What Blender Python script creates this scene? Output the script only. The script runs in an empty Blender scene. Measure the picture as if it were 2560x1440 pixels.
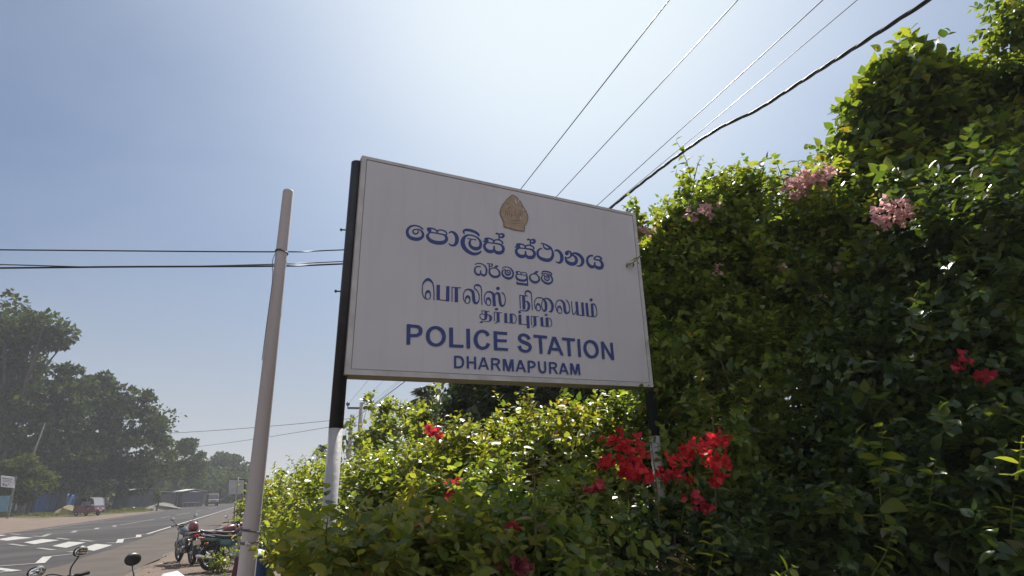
import bpy, bmesh, math, random
import numpy as np
from mathutils import Vector, Matrix
from mathutils.geometry import tessellate_polygon

R_ = math.radians
rng = np.random.default_rng(7)
random.seed(7)
SC = bpy.context.scene

# ------------------------------------------------------------------ camera
CAM_ROT = ((0.99976015, 0.02190079, 0.0), (0.00731924, -0.33411985, -0.94250218), (-0.02064154, 0.94227612, -0.33420000))
CAM_POS = Vector((0, 0, 1.5))
FOC, CX, CY = 1415.0, 1280.0, 720.0
cam_data = bpy.data.cameras.new("camera")
cam = bpy.data.objects.new("camera", cam_data)
SC.collection.objects.link(cam)
cam_data.sensor_width = 36.0
cam_data.lens = 36.0 * FOC / 2560.0
cam_data.clip_start = 0.05
cam_data.clip_end = 6000
cam.matrix_world = Matrix.Translation(CAM_POS) @ Matrix(CAM_ROT).to_4x4()
SC.camera = cam

# ------------------------------------------------------------------ world, sun, exposure
SUN_EL, SUN_AZ = R_(52), R_(8)          # azimuth from +Y, positive to +X
world = bpy.data.worlds.new("World")
SC.world = world
world.use_nodes = True
wn, wl = world.node_tree.nodes, world.node_tree.links
wn.clear()
w_out = wn.new("ShaderNodeOutputWorld")
w_bg = wn.new("ShaderNodeBackground")
w_sky = wn.new("ShaderNodeTexSky")
w_sky.sky_type = 'NISHITA'
w_sky.sun_disc = False
w_sky.sun_elevation = SUN_EL
w_sky.sun_rotation = SUN_AZ
w_sky.altitude = 20
w_sky.air_density = 1.0
w_sky.dust_density = 1.0
w_sky.ozone_density = 2.0
# thin high cirrus: noise over the sky direction lifts the sky towards white
w_tc = wn.new("ShaderNodeTexCoord")
w_map = wn.new("ShaderNodeMapping")
w_map.inputs['Scale'].default_value = (1.0, 2.2, 3.0)
w_map.inputs['Rotation'].default_value = (0.2, 0.5, 0.6)
w_noise = wn.new("ShaderNodeTexNoise")
w_noise.inputs['Scale'].default_value = 1.7
w_noise.inputs['Detail'].default_value = 5
w_noise.inputs['Roughness'].default_value = 0.5
w_noise.inputs['Distortion'].default_value = 0.6
w_ramp = wn.new("ShaderNodeValToRGB")
w_ramp.color_ramp.elements[0].position = 0.36
w_ramp.color_ramp.elements[1].position = 0.75
w_mix = wn.new("ShaderNodeMixRGB")
w_mix.blend_type = 'MIX'
w_mix.inputs[2].default_value = (6.0, 6.7, 8.0, 1)
w_mul = wn.new("ShaderNodeMath")
w_mul.operation = 'MULTIPLY'
w_mul.inputs[1].default_value = 0.26
wl.new(w_tc.outputs['Generated'], w_map.inputs['Vector'])
wl.new(w_map.outputs['Vector'], w_noise.inputs['Vector'])
wl.new(w_noise.outputs['Fac'], w_ramp.inputs['Fac'])
wl.new(w_ramp.outputs['Color'], w_mul.inputs[0])
wl.new(w_mul.outputs[0], w_mix.inputs['Fac'])
wl.new(w_sky.outputs['Color'], w_mix.inputs[1])
# wide aureole of the hazy air round the sun
w_dot = wn.new("ShaderNodeVectorMath")
w_dot.operation = 'DOT_PRODUCT'
w_dot.inputs[1].default_value = (math.cos(SUN_EL) * math.sin(SUN_AZ), math.cos(SUN_EL) * math.cos(SUN_AZ), math.sin(SUN_EL))
wl.new(w_tc.outputs['Generated'], w_dot.inputs[0])
w_max = wn.new("ShaderNodeMath")
w_max.operation = 'MAXIMUM'
w_max.inputs[1].default_value = 0.0
wl.new(w_dot.outputs['Value'], w_max.inputs[0])
w_pow = wn.new("ShaderNodeMath")
w_pow.operation = 'POWER'
w_pow.inputs[1].default_value = 7.0
wl.new(w_max.outputs[0], w_pow.inputs[0])
w_glow = wn.new("ShaderNodeMixRGB")
w_glow.blend_type = 'ADD'
w_glow.inputs[2].default_value = (7.0, 7.5, 8.0, 1)
wl.new(w_pow.outputs[0], w_glow.inputs['Fac'])
wl.new(w_mix.outputs['Color'], w_glow.inputs[1])
w_tint = wn.new("ShaderNodeMixRGB")
w_tint.blend_type = 'MULTIPLY'
w_tint.inputs['Fac'].default_value = 1.0
w_tint.inputs[2].default_value = (1.02, 1.05, 1.09, 1)
wl.new(w_glow.outputs['Color'], w_tint.inputs[1])
# bright fill added to the unseen half of the sky behind the viewer
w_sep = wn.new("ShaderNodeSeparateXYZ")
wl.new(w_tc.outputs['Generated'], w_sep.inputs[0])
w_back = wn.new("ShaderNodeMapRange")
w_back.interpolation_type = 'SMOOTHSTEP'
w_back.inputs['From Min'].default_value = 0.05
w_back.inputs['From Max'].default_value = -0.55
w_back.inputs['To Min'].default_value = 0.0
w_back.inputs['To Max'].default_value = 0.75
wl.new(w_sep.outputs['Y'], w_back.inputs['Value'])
w_fill = wn.new("ShaderNodeMixRGB")
w_fill.inputs[2].default_value = (9.6, 9.4, 9.2, 1)
wl.new(w_back.outputs['Result'], w_fill.inputs['Fac'])
# lavender haze low over the horizon
w_low = wn.new("ShaderNodeMapRange")
w_low.interpolation_type = 'SMOOTHSTEP'
w_low.inputs['From Min'].default_value = 0.42
w_low.inputs['From Max'].default_value = 0.0
w_low.inputs['To Min'].default_value = 0.0
w_low.inputs['To Max'].default_value = 0.78
wl.new(w_sep.outputs['Z'], w_low.inputs['Value'])
w_hor = wn.new("ShaderNodeMixRGB")
w_hor.inputs[2].default_value = (6.7, 6.85, 7.6, 1)
wl.new(w_low.outputs['Result'], w_hor.inputs['Fac'])
wl.new(w_tint.outputs['Color'], w_hor.inputs[1])
wl.new(w_hor.outputs['Color'], w_fill.inputs[1])
# a soft limit per channel rolls the brightest sky off towards a pale white
w_sc = wn.new("ShaderNodeSeparateColor")
w_cc = wn.new("ShaderNodeCombineColor")
wl.new(w_fill.outputs['Color'], w_sc.inputs[0])
for ch, lim in ((0, 11.0), (1, 12.3), (2, 12.9)):
    w_sm = wn.new("ShaderNodeMath")
    w_sm.operation = 'SMOOTH_MIN'
    w_sm.inputs[1].default_value = lim
    w_sm.inputs[2].default_value = 9.0
    wl.new(w_sc.outputs[ch], w_sm.inputs[0])
    wl.new(w_sm.outputs[0], w_cc.inputs[ch])
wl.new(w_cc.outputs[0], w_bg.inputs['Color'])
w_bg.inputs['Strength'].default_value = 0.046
wl.new(w_bg.outputs['Background'], w_out.inputs['Surface'])

sun_data = bpy.data.lights.new("sun", 'SUN')
sun_data.energy = 5.0
sun_data.angle = R_(0.53)
sun_data.color = (1.0, 0.95, 0.87)
sun = bpy.data.objects.new("sun", sun_data)
SC.collection.objects.link(sun)
to_sun = Vector((math.cos(SUN_EL) * math.sin(SUN_AZ), math.cos(SUN_EL) * math.cos(SUN_AZ), math.sin(SUN_EL)))
sun.rotation_euler = to_sun.to_track_quat('Z', 'Y').to_euler()
sun.location = to_sun * 50

SC.view_settings.view_transform = 'Standard'
SC.view_settings.look = 'None'
SC.view_settings.gamma = 1.0
SC.view_settings.use_curve_mapping = False
SC.view_settings.exposure = 0.75
SC.cycles.max_bounces = 6
SC.cycles.diffuse_bounces = 3
SC.cycles.glossy_bounces = 2
SC.cycles.transmission_bounces = 5
SC.cycles.transparent_max_bounces = 6
SC.cycles.sample_clamp_indirect = 4.0
SC.cycles.caustics_reflective = False
SC.cycles.caustics_refractive = False

# ------------------------------------------------------------------ layout helpers: where a sight line meets the place
MROT = Matrix(CAM_ROT)


def ray(px, py):
    return MROT @ Vector(((px - CX) / FOC, -(py - CY) / FOC, -1.0))


def at(px, py, d):
    v = ray(px, py)
    return CAM_POS + v * (d / math.hypot(v.x, v.y))


def atz(px, py, z):
    v = ray(px, py)
    return CAM_POS + v * ((z - CAM_POS.z) / v.z)


def gp(px, py, z=0.0):
    return atz(px, py, z)


ROAD_AZ = R_(-21.655)
RD = Vector((math.sin(ROAD_AZ), math.cos(ROAD_AZ), 0))    # along the road, away
RN = Vector((RD.y, -RD.x, 0))                              # across, towards the hedge


def rd(s, t, z=0.0):
    return RD * s + RN * t + Vector((0, 0, z))


# ------------------------------------------------------------------ materials
MATS = {}


def new_mat(name):
    m = bpy.data.materials.new(name)
    m.use_nodes = True
    nt = m.node_tree
    nt.nodes.clear()
    out = nt.nodes.new("ShaderNodeOutputMaterial")
    return m, nt, out


def surf(name, col, rough=0.6, metal=0.0, var=0.0, vscale=20.0, bump=0.0, bscale=60.0, spec=0.4, col2=None, coat=0.0, detail=4.0):
    """Principled surface, its colour mottled between col and col2 by noise."""
    if name in MATS:
        return MATS[name]
    m, nt, out = new_mat(name)
    N, L = nt.nodes, nt.links
    p = N.new("ShaderNodeBsdfPrincipled")
    p.inputs['Base Color'].default_value = (*col, 1)
    p.inputs['Roughness'].default_value = rough
    p.inputs['Metallic'].default_value = metal
    p.inputs['Specular IOR Level'].default_value = spec
    p.inputs['Coat Weight'].default_value = coat
    tc = N.new("ShaderNodeTexCoord")
    if var > 0 or col2:
        n = N.new("ShaderNodeTexNoise")
        n.inputs['Scale'].default_value = vscale
        n.inputs['Detail'].default_value = detail
        n.inputs['Roughness'].default_value = 0.6
        L.new(tc.outputs['Object'], n.inputs['Vector'])
        cr = N.new("ShaderNodeValToRGB")
        cr.color_ramp.elements[0].position = 0.32
        cr.color_ramp.elements[1].position = 0.68
        a = col
        b = col2 if col2 else tuple(min(1, c * (1 + var)) for c in col)
        if not col2:
            a = tuple(c * (1 - var) for c in col)
        cr.color_ramp.elements[0].color = (*a, 1)
        cr.color_ramp.elements[1].color = (*b, 1)
        L.new(n.outputs['Fac'], cr.inputs['Fac'])
        L.new(cr.outputs['Color'], p.inputs['Base Color'])
    if bump > 0:
        n2 = N.new("ShaderNodeTexNoise")
        n2.inputs['Scale'].default_value = bscale
        n2.inputs['Detail'].default_value = 5
        L.new(tc.outputs['Object'], n2.inputs['Vector'])
        bp = N.new("ShaderNodeBump")
        bp.inputs['Strength'].default_value = bump
        bp.inputs['Distance'].default_value = 0.02
        L.new(n2.outputs['Fac'], bp.inputs['Height'])
        L.new(bp.outputs['Normal'], p.inputs['Normal'])
    L.new(p.outputs['BSDF'], out.inputs['Surface'])
    MATS[name] = m
    return m


def leafmat(name, dark, light, trans=0.4, rough=0.38, spec=0.5, tcol=None, pos=(0.1, 0.9)):
    """Leaf: glossy face plus light let through; every leaf its own shade."""
    m, nt, out = new_mat(name)
    N, L = nt.nodes, nt.links
    g = N.new("ShaderNodeNewGeometry")
    cr = N.new("ShaderNodeValToRGB")
    cr.color_ramp.elements[0].position = pos[0]
    cr.color_ramp.elements[1].position = pos[1]
    cr.color_ramp.elements[0].color = (*dark, 1)
    cr.color_ramp.elements[1].color = (*light, 1)
    e3 = cr.color_ramp.elements.new(0.965)
    e3.color = (*light, 1)
    e4 = cr.color_ramp.elements.new(0.985)
    e4.color = (light[0] * 1.15, light[1] * .72, light[2] * .8, 1)
    L.new(g.outputs['Random Per Island'], cr.inputs['Fac'])
    p = N.new("ShaderNodeBsdfPrincipled")
    p.inputs['Roughness'].default_value = rough
    p.inputs['Specular IOR Level'].default_value = spec
    L.new(cr.outputs['Color'], p.inputs['Base Color'])
    t = N.new("ShaderNodeBsdfTranslucent")
    mul = N.new("ShaderNodeMixRGB")
    mul.blend_type = 'MULTIPLY'
    mul.inputs['Fac'].default_value = 1.0
    mul.inputs[2].default_value = (*(tcol or (1.9, 1.7, 0.55)), 1)
    L.new(cr.outputs['Color'], mul.inputs[1])
    L.new(mul.outputs['Color'], t.inputs['Color'])
    mx = N.new("ShaderNodeMixShader")
    mx.inputs['Fac'].default_value = trans
    L.new(p.outputs['BSDF'], mx.inputs[1])
    L.new(t.outputs['BSDF'], mx.inputs[2])
    L.new(mx.outputs['Shader'], out.inputs['Surface'])
    MATS[name] = m
    return m


# ------------------------------------------------------------------ object helpers
def tag(o, label=None, cat=None, group=None, kind=None):
    if label:
        o['label'] = label
    if cat:
        o['category'] = cat
    if group:
        o['group'] = group
    if kind:
        o['kind'] = kind
    return o


def empty(name, loc=(0, 0, 0), rz=0.0, label=None, cat=None, group=None):
    o = bpy.data.objects.new(name, None)
    o.empty_display_size = 0.1
    SC.collection.objects.link(o)
    o.location = loc
    o.rotation_euler = (0, 0, rz)
    return tag(o, label, cat, group)


def link_mesh(name, me, m, parent=None, smooth=False):
    me.materials.append(m)
    o = bpy.data.objects.new(name, me)
    SC.collection.objects.link(o)
    if parent is not None:
        o.parent = parent
    if smooth:
        me.polygons.foreach_set('use_smooth', np.ones(len(me.polygons), dtype=bool))
    return o


def copy_tree(o, parent=None):
    c = o.copy()
    SC.collection.objects.link(c)
    if parent is not None:
        c.parent = parent
    for ch in list(o.children):
        copy_tree(ch, c)
    return c


class MB:
    """Collects shapes; build() links them as ONE mesh object."""

    def __init__(s):
        s.v, s.f = [], []

    def add(s, vs, fs):
        b = len(s.v)
        s.v += [tuple(v) for v in vs]
        s.f += [tuple(b + i for i in f) for f in fs]
        return s

    def box(s, c, size, rot=None, bevel=0.0):
        bm = bmesh.new()
        bmesh.ops.create_cube(bm, size=1.0)
        bmesh.ops.scale(bm, vec=size, verts=bm.verts)
        if bevel > 0:
            bmesh.ops.bevel(bm, geom=list(bm.edges), offset=bevel, segments=2, affect='EDGES', profile=0.5)
        if rot is not None:
            bmesh.ops.rotate(bm, cent=(0, 0, 0), matrix=rot, verts=bm.verts)
        bmesh.ops.translate(bm, vec=c, verts=bm.verts)
        bm.verts.index_update()
        s.add([v.co for v in bm.verts], [[v.index for v in f.verts] for f in bm.faces])
        bm.free()
        return s

    def tube(s, pts, r, n=8, cap=True):
        pts = [Vector(p) for p in pts]
        rs = r if isinstance(r, (list, tuple)) else [r] * len(pts)
        ref = None
        vs = []
        for i, p in enumerate(pts):
            d = (pts[min(i + 1, len(pts) - 1)] - pts[max(i - 1, 0)])
            if d.length < 1e-9:
                d = Vector((0, 0, 1))
            d.normalize()
            if ref is None:
                ref = d.orthogonal().normalized()
            ref = (ref - d * ref.dot(d))
            if ref.length < 1e-6:
                ref = d.orthogonal()
            ref.normalize()
            b = d.cross(ref)
            for k in range(n):
                a = 2 * math.pi * k / n
                vs.append(p + (ref * math.cos(a) + b * math.sin(a)) * rs[i])
        fs = []
        for i in range(len(pts) - 1):
            for k in range(n):
                fs.append((i * n + k, i * n + (k + 1) % n, (i + 1) * n + (k + 1) % n, (i + 1) * n + k))
        if cap:
            fs.append(tuple(range(n - 1, -1, -1)))
            fs.append(tuple((len(pts) - 1) * n + k for k in range(n)))
        return s.add(vs, fs)

    def loft(s, secs, n=14, power=2.0, cap=True):
        """secs: (x, y, z, half-width in y, half-height in z); rounded sections along x."""
        vs, fs = [], []
        for (x, y, z, wy, hz) in secs:
            for k in range(n):
                a = 2 * math.pi * k / n
                ca, sa = math.cos(a), math.sin(a)
                e = 2.0 / power
                vs.append((x, y + wy * math.copysign(abs(ca) ** e, ca), z + hz * math.copysign(abs(sa) ** e, sa)))
        for i in range(len(secs) - 1):
            for k in range(n):
                fs.append((i * n + k, (i + 1) * n + k, (i + 1) * n + (k + 1) % n, i * n + (k + 1) % n))
        if cap:
            fs.append(tuple(range(n)))
            fs.append(tuple((len(secs) - 1) * n + k for k in range(n - 1, -1, -1)))
        return s.add(vs, fs)

    def torus(s, c, axis, R, r, n=28, m=8):
        c, axis = Vector(c), Vector(axis).normalized()
        a1 = axis.orthogonal().normalized()
        a2 = axis.cross(a1)
        vs, fs = [], []
        for i in range(n):
            a = 2 * math.pi * i / n
            d = a1 * math.cos(a) + a2 * math.sin(a)
            for k in range(m):
                b = 2 * math.pi * k / m
                vs.append(c + d * (R + r * math.cos(b)) + axis * r * math.sin(b))
        for i in range(n):
            for k in range(m):
                fs.append((i * m + k, ((i + 1) % n) * m + k, ((i + 1) % n) * m + (k + 1) % m, i * m + (k + 1) % m))
        return s.add(vs, fs)

    def ball(s, c, rad, n=14, m=9, zlo=-1.0, rot=None):
        vs, fs = [], []
        for j in range(m + 1):
            t = zlo + (1 - zlo) * j / m
            t = max(-0.999, min(0.999, t))
            q = math.sqrt(1 - t * t)
            for k in range(n):
                a = 2 * math.pi * k / n
                p = Vector((rad[0] * q * math.cos(a), rad[1] * q * math.sin(a), rad[2] * t))
                if rot is not None:
                    p = rot @ p
                vs.append(p + Vector(c))
        for j in range(m):
            for k in range(n):
                fs.append((j * n + k, j * n + (k + 1) % n, (j + 1) * n + (k + 1) % n, (j + 1) * n + k))
        fs.append(tuple(range(n - 1, -1, -1)))
        fs.append(tuple(m * n + k for k in range(n)))
        return s.add(vs, fs)

    def prism(s, poly, o, ax, ay, az, depth):
        """poly (2d) placed at o on axes ax, ay and pushed depth along az."""
        o, ax, ay, az = Vector(o), Vector(ax), Vector(ay), Vector(az)
        n = len(poly)
        vs = [o + ax * x + ay * y for x, y in poly] + [o + ax * x + ay * y + az * depth for x, y in poly]
        fs = [tuple(range(n - 1, -1, -1)), tuple(range(n, 2 * n))]
        for i in range(n):
            j = (i + 1) % n
            fs.append((i, j, n + j, n + i))
        return s.add(vs, fs)

    def quad(s, a, b, c, d):
        return s.add([a, b, c, d], [(0, 1, 2, 3)])

    def build(s, name, m, parent=None, smooth=False, bevel=0.0):
        me = bpy.data.meshes.new(name)
        me.from_pydata(s.v, [], s.f)
        me.update()
        bm = bmesh.new()
        bm.from_mesh(me)
        bmesh.ops.recalc_face_normals(bm, faces=bm.faces)
        bm.to_mesh(me)
        bm.free()
        o = link_mesh(name, me, m, parent, smooth)
        return o


def rail(*pts, n=8):
    """Catmull-Rom through points."""
    P = [Vector(p) for p in pts]
    P = [P[0] * 2 - P[1]] + P + [P[-1] * 2 - P[-2]]
    out = []
    for i in range(1, len(P) - 2):
        for k in range(n):
            t = k / n
            a, b, c, d = P[i - 1:i + 3]
            out.append(0.5 * (2 * b + (c - a) * t + (2 * a - 5 * b + 4 * c - d) * t * t + (3 * b - a - 3 * c + d) * t ** 3))
    out.append(P[-2])
    return out


# ------------------------------------------------------------------ foliage helpers (numpy)
LEAF_V = np.array([(0, 0, 0), (.17, .10, .04), (.31, .30, .075), (.29, .54, .065), (.15, .80, .02), (0, 1.03, -.10),
                   (-.15, .80, .02), (-.29, .54, .065), (-.31, .30, .075), (-.17, .10, .04), (0, .33, .0), (0, .68, -.02)], dtype=np.float64)
LEAF_F = [(0, 1, 2, 10), (10, 2, 3, 11), (11, 3, 4, 5), (0, 10, 8, 9), (10, 11, 7, 8), (11, 5, 6, 7)]
CARD_V = np.array([(0, 0, 0), (.36, .45, .1), (0, 1, -.05), (-.36, .45, .1)], dtype=np.float64)
CARD_F = [(0, 1, 2), (0, 2, 3)]


def unit(a):
    return a / np.maximum(np.linalg.norm(a, axis=-1, keepdims=True), 1e-9)


def leaf_mesh(name, pos, dirs, nrm, size, m, parent=None, card=False, width=1.0, extra=None):
    V = (CARD_V if card else LEAF_V).copy()
    V[:, 0] *= width
    F = CARD_F if card else LEAF_F
    dirs = unit(dirs)
    side = unit(np.cross(dirs, nrm))
    nn = np.cross(side, dirs)
    k = len(V)
    n = len(pos)
    co = (pos[:, None, :] + size[:, None, None] * (V[None, :, 0:1] * side[:, None, :] + V[None, :, 1:2] * dirs[:, None, :] + V[None, :, 2:3] * nn[:, None, :])).reshape(-1, 3)
    loops = np.concatenate([np.array(f) for f in F])
    lens = np.array([len(f) for f in F])
    base = np.arange(n)[:, None] * k
    L = (base + loops[None, :]).reshape(-1)
    T = np.tile(lens, n)
    if extra is not None:          # (verts, quads) for stems in the same part
        ev, ef = extra
        L = np.concatenate([L, (np.array(ef) + len(co)).reshape(-1)])
        T = np.concatenate([T, np.full(len(ef), 4)])
        co = np.concatenate([co, ev])
    me = bpy.data.meshes.new(name)
    me.vertices.add(len(co))
    me.vertices.foreach_set('co', co.astype(np.float32).reshape(-1))
    me.loops.add(len(L))
    me.loops.foreach_set('vertex_index', L.astype(np.int32))
    me.polygons.add(len(T))
    me.polygons.foreach_set('loop_start', np.concatenate([[0], np.cumsum(T)[:-1]]).astype(np.int32))
    me.polygons.foreach_set('loop_total', T.astype(np.int32))
    me.update(calc_edges=True)
    me.validate()
    return link_mesh(name, me, m, parent, not card)


def rand_unit(n):
    return unit(rng.normal(size=(n, 3)))


def twigs(pos, dirs, nleaf=13, length=0.35, leaf=0.065, droop=0.25, spread=0.9, lvar=0.35):
    """Leaves set alternately along a bending twig, for every twig (pos, dir): returns leaf frames."""
    n = len(pos)
    d = unit(dirs)
    up = np.array([0, 0, 1.0])
    s1 = unit(np.cross(d, rand_unit(n)))
    s2 = np.cross(d, s1)
    t = (np.arange(nleaf) + 0.6) / nleaf
    Ln = length * rng.uniform(0.6, 1.3, n)
    bend = rng.normal(0, 0.25, (n, 1))
    P = pos[:, None, :] + Ln[:, None, None] * (t[None, :, None] * d[:, None, :] + (t ** 2)[None, :, None] * (bend[:, None, :] * s1[:, None, :]) - droop * (t ** 2)[None, :, None] * up)
    ang = np.arange(nleaf)[None, :] * 2.4 + rng.uniform(0, 6.28, (n, 1)) + rng.normal(0, 0.4, (n, nleaf))
    out = np.cos(ang)[..., None] * s1[:, None, :] + np.sin(ang)[..., None] * s2[:, None, :]
    ld = unit(d[:, None, :] * (0.35 + 0.5 * t[None, :, None]) + out * spread + rng.normal(0, 0.25, (n, nleaf, 3)) - up * 0.25)
    nr = unit(up * 0.9 + d[:, None, :] * 0.25 + rng.normal(0, 0.45, (n, nleaf, 3)))
    sz = leaf * rng.uniform(1 - lvar, 1 + lvar, (n, nleaf)) * (1.1 - 0.55 * t ** 3)[None, :]
    return P.reshape(-1, 3), ld.reshape(-1, 3), nr.reshape(-1, 3), sz.reshape(-1)


def shell(c, rad, n, inner=0.55, axes=None):
    """Points within an ellipsoid, thickest towards its outside, with outward directions."""
    u = rand_unit(n)
    r = inner + (1 - inner) * rng.uniform(0, 1, n) ** 0.6
    r *= 1 + 0.16 * np.sin(3.1 * u[:, 0] * 2 + c[0] * 3) * np.cos(4.3 * u[:, 2] + c[1] * 2) + rng.normal(0, 0.05, n)
    p = u * r[:, None] * np.array(rad)
    o = unit(u / np.array(rad))
    if axes is not None:
        p = p @ axes
        o = o @ axes
    return p + np.array(c), o


def px_blob(px, py, d, rx, ry, rz):
    """An ellipsoid of foliage: centre, half-width across the view, half-depth, half-height."""
    c = at(px, py, d)
    depth = (c - CAM_POS).length
    k = depth / FOC
    az = math.atan2(c.x, c.y)
    ax = np.array([(math.cos(az), -math.sin(az), 0), (math.sin(az), math.cos(az), 0), (0, 0, 1)])
    return np.array(c), (rx * k, rz, ry * k), ax


def foliage_frames(blobs, **kw):
    out = []
    for (px, py, d, rx, ry, rz, n) in blobs:
        c, rad, ax = px_blob(px, py, d, rx, ry, rz)
        cut = 0.62 * kw.get('length', 0.35)
        rad = tuple(max(r_ * 0.45, r_ - cut) for r_ in rad)
        k = max(3, n // 11)
        pc, oc = shell(c, rad, k, axes=ax)
        wgt = rng.uniform(0.25, 1.9, k) ** 1.3
        idx = rng.choice(k, n, p=wgt / wgt.sum())
        sg = 0.16 * (rad[0] * rad[1] * rad[2]) ** (1 / 3) + 0.05
        p = pc[idx] + rng.normal(0, sg, (n, 3))
        o = oc[idx]
        dd = unit(o * 0.8 + np.array([0, 0, 0.45]) + rng.normal(0, 0.4, o.shape))
        keep = p[:, 2] > 0.05
        out.append(twigs(p[keep], dd[keep], **kw))
    return [np.concatenate(a) for a in zip(*out)]

# ================================================================== the police sign
def weathered(name, col, streak, rust, rough=0.5):
    """Painted sheet with rain streaks and a little dust and rust."""
    m, nt, out = new_mat(name)
    N, L = nt.nodes, nt.links
    p = N.new("ShaderNodeBsdfPrincipled")
    p.inputs['Roughness'].default_value = rough
    p.inputs['Specular IOR Level'].default_value = 0.35
    tc = N.new("ShaderNodeTexCoord")

    def noise(scale, vec, lo, hi, det=5):
        mp = N.new("ShaderNodeMapping")
        mp.inputs['Scale'].default_value = vec
        L.new(tc.outputs['Object'], mp.inputs['Vector'])
        n = N.new("ShaderNodeTexNoise")
        n.inputs['Scale'].default_value = scale
        n.inputs['Detail'].default_value = det
        L.new(mp.outputs['Vector'], n.inputs['Vector'])
        r = N.new("ShaderNodeMapRange")
        r.inputs['From Min'].default_value = lo
        r.inputs['From Max'].default_value = hi
        L.new(n.outputs['Fac'], r.inputs['Value'])
        return r.outputs['Result']

    def mix(fac, c1, c2, k=1.0):
        mu = N.new("ShaderNodeMath")
        mu.operation = 'MULTIPLY'
        mu.inputs[1].default_value = k
        L.new(fac, mu.inputs[0])
        x = N.new("ShaderNodeMixRGB")
        L.new(mu.outputs[0], x.inputs['Fac'])
        if isinstance(c1, tuple):
            x.inputs[1].default_value = (*c1, 1)
        else:
            L.new(c1, x.inputs[1])
        x.inputs[2].default_value = (*c2, 1)
        return x.outputs['Color']

    c = mix(noise(1.6, (1, 1, 1), .35, .7), col, tuple(v * .90 for v in col), .8)
    c = mix(noise(16, (1.6, 1.6, .10), .50, .78, 3), c, streak, .3)
    c = mix(noise(60, (1, 1, 1), .66, .78), c, streak, .5)
    c = mix(noise(3.2, (1, 1, .4), .66, .80, 8), c, rust, .35)
    L.new(c, p.inputs['Base Color'])
    L.new(p.outputs['BSDF'], out.inputs['Surface'])
    MATS[name] = m
    return m


M_BOARD = weathered("sign_white_sheet", (0.545, 0.54, 0.595), (0.45, 0.43, 0.445), (0.42, 0.35, 0.30))
M_RIM = surf("sign_rim_metal", (0.47, 0.46, 0.48), 0.45, var=0.15, vscale=8)
M_BLUE = surf("sign_blue_vinyl", (0.028, 0.05, 0.21), 0.5, var=0.2, vscale=90)
M_BLACKP = surf("post_black_paint", (0.018, 0.02, 0.028), 0.42, var=0.3, vscale=12, bump=0.1, bscale=40)
M_WHITEP = surf("post_white_paint", (0.36, 0.355, 0.375), 0.5, var=0.12, vscale=9, bump=0.1, bscale=40)
M_CREST = surf("crest_faded_gilt", (0.30, 0.225, 0.165), 0.7, col2=(0.40, 0.31, 0.235), vscale=38)
M_CRESTD = surf("crest_dark_line", (0.17, 0.115, 0.09), 0.7, var=0.2)

S_BL, S_BR = Vector((-0.936, 3.107, 2.116)), Vector((1.011, 4.129, 2.175))
S_TL, S_TR = Vector((-0.936, 3.107, 3.518)), Vector((1.011, 4.129, 3.577))
S_X, S_Y = S_BR - S_BL, S_TL - S_BL
S_N = S_X.cross(S_Y).normalized()
if S_N.y > 0:
    S_N = -S_N                                # towards the viewer
SX1, SY1 = S_X.normalized(), S_Y.normalized()

# photo pixel of the board's face -> (u, v) on the board
_Q = [(905, 389), (1588, 535), (1633, 968), (862, 936)]
_U = [(0, 1), (1, 1), (1, 0), (0, 0)]
_A = []
for (x, y), (u_, v_) in zip(_Q, _U):
    _A.append([x, y, 1, 0, 0, 0, -u_ * x, -u_ * y, -u_])
    _A.append([0, 0, 0, x, y, 1, -v_ * x, -v_ * y, -v_])
_H = np.linalg.svd(np.array(_A, dtype=float))[2][-1].reshape(3, 3)


def board(px, py, lift=0.0):
    q = _H @ np.array([px, py, 1.0])
    return S_BL + S_X * (q[0] / q[2]) + S_Y * (q[1] / q[2]) + S_N * lift


_lift = [0.0016]


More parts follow.
